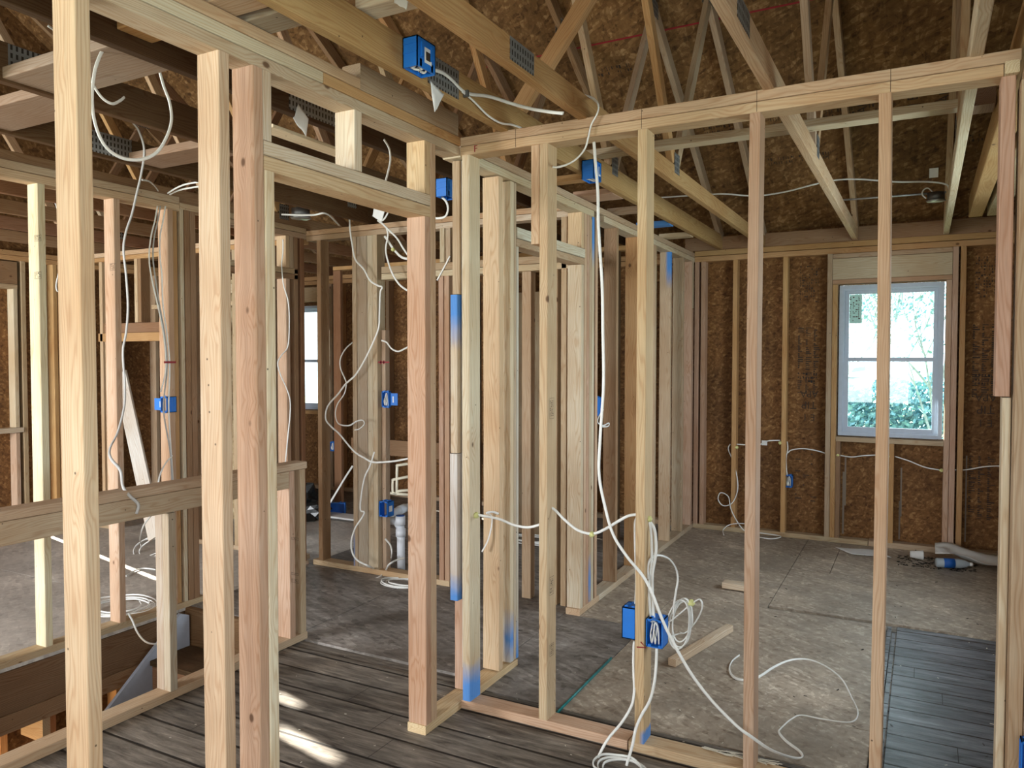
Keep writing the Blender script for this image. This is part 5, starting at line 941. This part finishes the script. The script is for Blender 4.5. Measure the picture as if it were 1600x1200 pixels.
# black film and light film heap in the room beyond
bm = bmesh.new(); bmesh.ops.create_icosphere(bm, subdivisions=4, radius=1)
for v in bm.verts:
    n_ = noise.noise(v.co*2.1)+0.5*noise.noise(v.co*5.3); v.co = Vector((v.co.x*0.36*(1+0.4*n_), v.co.y*0.28*(1+0.4*n_), max(v.co.z, -0.1)*0.27*(1+0.5*n_)+0.03))
me = bpy.data.meshes.new('film_heap'); bm.to_mesh(me); bm.free(); o = link('film_heap', me, M['bag']); o.location = (-3.50, 2.55, 0.05); tag(o, 'heap of black plastic film on the floor beyond the cross wall', 'plastic film')
LP = tag(boxes('plaster_scrap', [(-3.3, -2.7, 2.66, 2.84, 0.045, 0.06)], 'paper', bev=0.003), 'pale scrap lying under the loose blue box', 'scrap')
# dark doorway panel seen through the second doorway
tag(bx('old_door', -1.55, -0.95, 2.94, 2.98, 0.05, 2.08, 'tan', 'wood_clear'), 'worn tan door panel standing in the dark room beyond the second doorway', 'door panel')

# ================================================================ OUTSIDE
leafm = plain('overexposed_foliage', (0.22, 0.44, 0.50), 0.8, noise_amt=0.4); bark = plain('pale_bark', (0.34, 0.42, 0.42), 0.9, noise_amt=0.3)  # leaf colour lightened to cyan to imitate overexposed daylight
def tree(label, x, y, h, seed, leaves, spread, name='bare_tree', cat='tree', z0=-0.6):
    rg = random.Random(seed); R_ = root(name, (x, y, z0), label, cat, 'trees beyond the windows'); bm = bmesh.new(); tips = []
    def seg(p, d, ln, r, lv):
        q = p; ring0 = None; k = 4
        for i in range(k):
            d2 = (d+Vector((rg.uniform(-.35, .35), rg.uniform(-.35, .35), rg.uniform(-.15, .25)))*0.5).normalized(); q2 = q+d2*ln/k
            ra, rb = r*(1-0.5*i/k), r*(1-0.5*(i+1)/k); u = d2.orthogonal().normalized(); v = d2.cross(u)
            A_ = [bm.verts.new(q+(u*math.cos(t)+v*math.sin(t))*ra) for t in (0, 1.571, 3.142, 4.712)]; B_ = [bm.verts.new(q2+(u*math.cos(t)+v*math.sin(t))*rb) for t in (0, 1.571, 3.142, 4.712)]
            for m_ in range(4): bm.faces.new((A_[m_], A_[(m_+1) % 4], B_[(m_+1) % 4], B_[m_]))
            q, d = q2, d2; tips.append(q)
            if lv > 0 and i > 0:
                for _ in range(2): seg(q, (d+Vector((rg.uniform(-1, 1), rg.uniform(-1, 1), rg.uniform(-.2, .7)))*spread).normalized(), ln*0.62, rb*0.6, lv-1)
    seg(Vector((0, 0, 0)), Vector((0, 0, 1)), h, 0.045, 3)
    me = bpy.data.meshes.new('branches'); bm.to_mesh(me); bm.free(); o = link('branches', me, bark, R_)
    if leaves:
        bm = bmesh.new()
        for _ in range(leaves):
            p_ = rg.choice(tips)+Vector([rg.gauss(0, 0.12) for _ in range(3)]); s = rg.uniform(0.015, 0.045); n1 = Vector([rg.uniform(-1, 1) for _ in range(3)]).normalized(); u = n1.orthogonal().normalized(); v = n1.cross(u)
            bm.faces.new([bm.verts.new(p_+u*s*a+v*s*0.5*b_) for a, b_ in ((-1, 0), (0, -1), (1, 0), (0, 1))])
        me = bpy.data.meshes.new('leaves'); bm.to_mesh(me); bm.free(); link('leaves', me, leafm, R_)
tree('bare branching tree left of centre through the bedroom window', 0.35, 8.0, 2.6, 2, 500, 0.9)
tree('leafier tree at the right through the bedroom window', 1.75, 6.9, 2.3, 5, 2600, 0.7)
tree('twiggy tree further back through the bedroom window', 1.35, 13.2, 3.6, 8, 1500, 0.9)
def hedge(label, x0, x1, y, h, seed, n_):
    rg = random.Random(seed); bm = bmesh.new()
    for _ in range(n_):
        x = rg.uniform(x0, x1); z = rg.uniform(0, 1)*h*(1+0.25*noise.noise(Vector((x*1.7, seed, 0)))); p_ = Vector((x, y+rg.uniform(-0.4, 0.4), z-0.6)); s = rg.uniform(0.03, 0.07)
        n1 = Vector([rg.uniform(-1, 1) for _ in range(3)]).normalized(); u = n1.orthogonal().normalized(); v = n1.cross(u)
        bm.faces.new([bm.verts.new(p_+u*s*a+v*s*0.6*b_) for a, b_ in ((-1, 0), (0, -1), (1, 0), (0, 1))])
    me = bpy.data.meshes.new('hedge'); bm.to_mesh(me); bm.free(); return tag(link('hedge', me, leafm), label, 'hedge')
hedge('dense hedge filling the lower bedroom window', -0.6, 3.4, 9.8, 1.85, 3, 15000)
HS = root('neighbour_shed', (0.5, 14, -0.6), 'pale shed with blue roof edge behind the hedge', 'shed')
boxes('shed_wall', [(-0.6, 0.55, 13.5, 15.5, -0.6, 1.15)], plain('shed_siding', (0.34, 0.52, 0.58), 0.8), HS); poly('shed_roof', [(-0.8, 13.3, 1.1), (0.75, 13.3, 1.35), (0.75, 15.6, 1.35), (-0.8, 15.6, 1.1)], [(0, 1, 2, 3)], plain('shed_roofing', (0.10, 0.28, 0.36), 0.7), HS, 0.08)
# text curves become meshes so that each carries its own mask
bpy.context.view_layer.update(); dg = bpy.context.evaluated_depsgraph_get()
for o in [q for q in bpy.data.objects if q.type == 'FONT']:
    me = bpy.data.meshes.new_from_object(o.evaluated_get(dg)); n_ = bpy.data.objects.new('printed_mark' if not o.name.startswith('pencil') else 'pencil_mark', me); COL.objects.link(n_)
    n_.parent = o.parent; n_.matrix_local = o.matrix_local.copy(); bpy.data.objects.remove(o)
